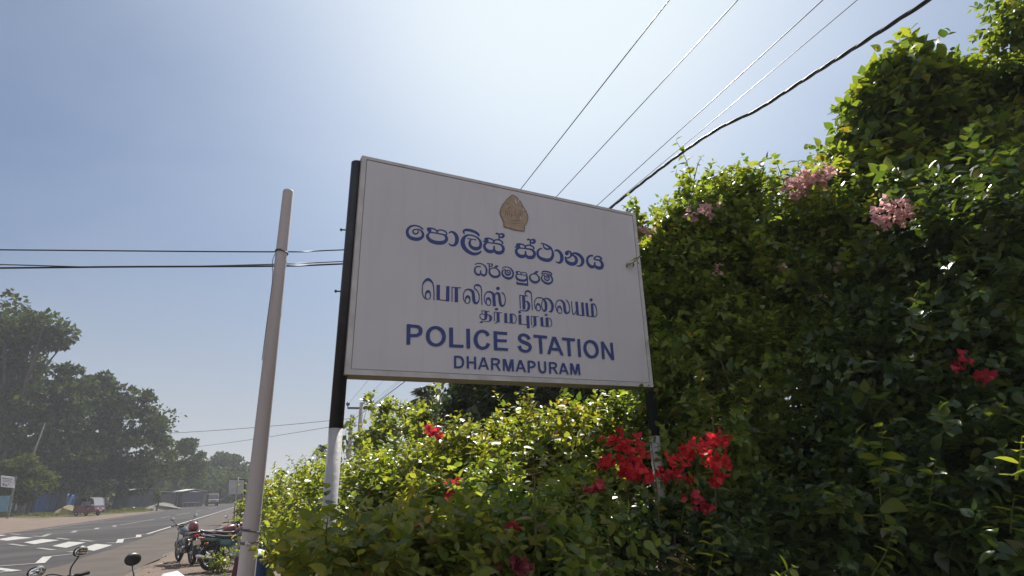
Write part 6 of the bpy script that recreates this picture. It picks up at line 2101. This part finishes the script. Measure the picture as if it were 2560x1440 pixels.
# ---- van coming along the far lane, with a pale car beside it
def car(label, name, cat, px0, px1, y, paintm, prof, glassprof, hdg, width=1.7, length=None, wheels=(.75, 3.3), wr=.33):
    a, b = gp(px0, y), gp(px1, y)
    c = (a + b) / 2
    L = length
    root = empty(name, c, hdg, label, cat)
    S_ = lambda P_: [(x - L / 2, z) for x, z in P_]
    z = Vector((0, 0, 1))
    # body narrowing upwards: lofted from two profiles
    lo = S_(prof)
    mb = MB()
    n_ = len(lo)
    vs = []
    for yy, sh in ((-width / 2, 1), (-width / 2 + .08, 1.0), (width / 2 - .08, 1.0), (width / 2, 1)):
        inset = .05 if abs(yy) > width / 2 - .04 else 0
        for x, zz in lo:
            vs.append((x * (1 - inset * .3), yy * (1 - (.14 if zz > 1.1 else 0)), zz - inset * .3))
    fs = [tuple(range(n_)), tuple(3 * n_ + i for i in range(n_ - 1, -1, -1))]
    for r in range(3):
        for i in range(n_):
            j = (i + 1) % n_
            fs.append((r * n_ + i, r * n_ + j, (r + 1) * n_ + j, (r + 1) * n_ + i))
    mb.add(vs, fs).build("body", paintm, root)
    for s in (-1, 1):
        for gprof in glassprof:
            g_ = S_(gprof)
            yy = s * (width / 2 * .93 + .012)
            MB().prism(g_, (0, yy - s * .02, 0), (1, 0, 0), (0, 0, 1), (0, s, 0), .02).build("side_window", M_GLASSD, root)
        for x in wheels:
            w_ = MB().torus((x - L / 2, s * (width / 2 - .1), wr), (0, 1, 0), wr * .72, wr * .28, 24, 8).build("wheel", M_TYRE, root, True)
            MB().tube([(x - L / 2, s * (width / 2 - .16), wr), (x - L / 2, s * (width / 2 - .02), wr)], wr * .55, 14).build("rim", M_ALU, w_, True)
    return root


hd = math.atan2(-RD.y, -RD.x)      # oncoming
vp = [(.05, .35), (0, .9), (.08, 1.85), (.3, 2.0), (3.0, 2.0), (3.25, 1.92), (3.95, 1.12), (4.3, 1.0), (4.38, .7), (4.35, .35)]
van = car("brownish van coming towards us along the far lane", "van", "van", 511, 547, 1265, paint("van_brown", (.19, .14, .115), .5), vp, [[(.4, 1.2), (.4, 1.75), (1.5, 1.75), (1.5, 1.2)], [(1.65, 1.2), (1.65, 1.75), (2.9, 1.75), (3.3, 1.2)]], hd + R_(10), 1.75, 4.4, (.8, 3.55), .34)
MB().quad((3.27 - 2.2, -.68, 1.90), (3.27 - 2.2, .68, 1.90), (3.97 - 2.2, .74, 1.16), (3.97 - 2.2, -.74, 1.16)).build("windscreen", surf("windscreen_glass", (.05, .055, .06), .06, spec=1.0, coat=1.0), van).modifiers.new("thick", 'SOLIDIFY').thickness = .03
for y in (-.6, .6):
    MB().ball((4.36 - 2.2, y, .78), (.05, .16, .1), 12, 8).build("headlamp", M_LENS, van, True)
MB().box((4.40 - 2.2, 0, .48), (.08, 1.6, .18), None, .03).build("bumper", M_PLAST, van)
cp = [(.05, .35), (0, .75), (.15, .95), (.7, 1.0), (1.3, 1.42), (2.5, 1.45), (3.2, .98), (3.9, .86), (4.0, .6), (3.95, .32)]
car2 = car("pale car just behind the oncoming van", "car", "car", 545, 560, 1257.5, paint("car_pale", (.50, .54, .58), .6), cp, [[(.85, 1.02), (1.35, 1.36), (1.85, 1.38), (1.85, 1.02)], [(1.95, 1.02), (1.95, 1.38), (2.45, 1.38), (3.0, 1.02)]], hd, 1.65, 4.0, (.75, 3.25), .3)
MB().quad((2.55 - 2, -.6, 1.42), (2.55 - 2, .6, 1.42), (3.17 - 2, .68, 1.02), (3.17 - 2, -.68, 1.02)).build("windscreen", M_GLASSD, car2).modifiers.new("thick", 'SOLIDIFY').thickness = .03
for y in (-.58, .58):
    MB().ball((3.96 - 2, y, .70), (.05, .15, .08), 12, 8).build("headlamp", M_LENS, car2, True)
van.scale = (.86,) * 3
# far motorcycle on the road, seen between the sign post and the pole
g = gp(598, 1256)
bH = copy_tree(bD)
bH.location = (g.x, g.y, 0.03)
bH.rotation_euler = (0, 0, hd)
bH['label'] = "tiny far motorcycle on the road seen beyond the roadside sign post"
bH['group'] = "motorcycles on the road"

# ================================================================== haze
hm, hnt, hout = new_mat("haze_air")
hv = hnt.nodes.new("ShaderNodeVolumePrincipled")
hv.inputs['Color'].default_value = (0.86, 0.89, 0.97, 1)
hv.inputs['Density'].default_value = 0.00115
hv.inputs['Anisotropy'].default_value = 0.0
hnt.links.new(hv.outputs['Volume'], hout.inputs['Volume'])
hz = MB().box((0, 1100, 10.5), (2990, 2790, 23.0)).build("haze", hm)
tag(hz, "thin pale haze in the air", None, None, 'stuff')
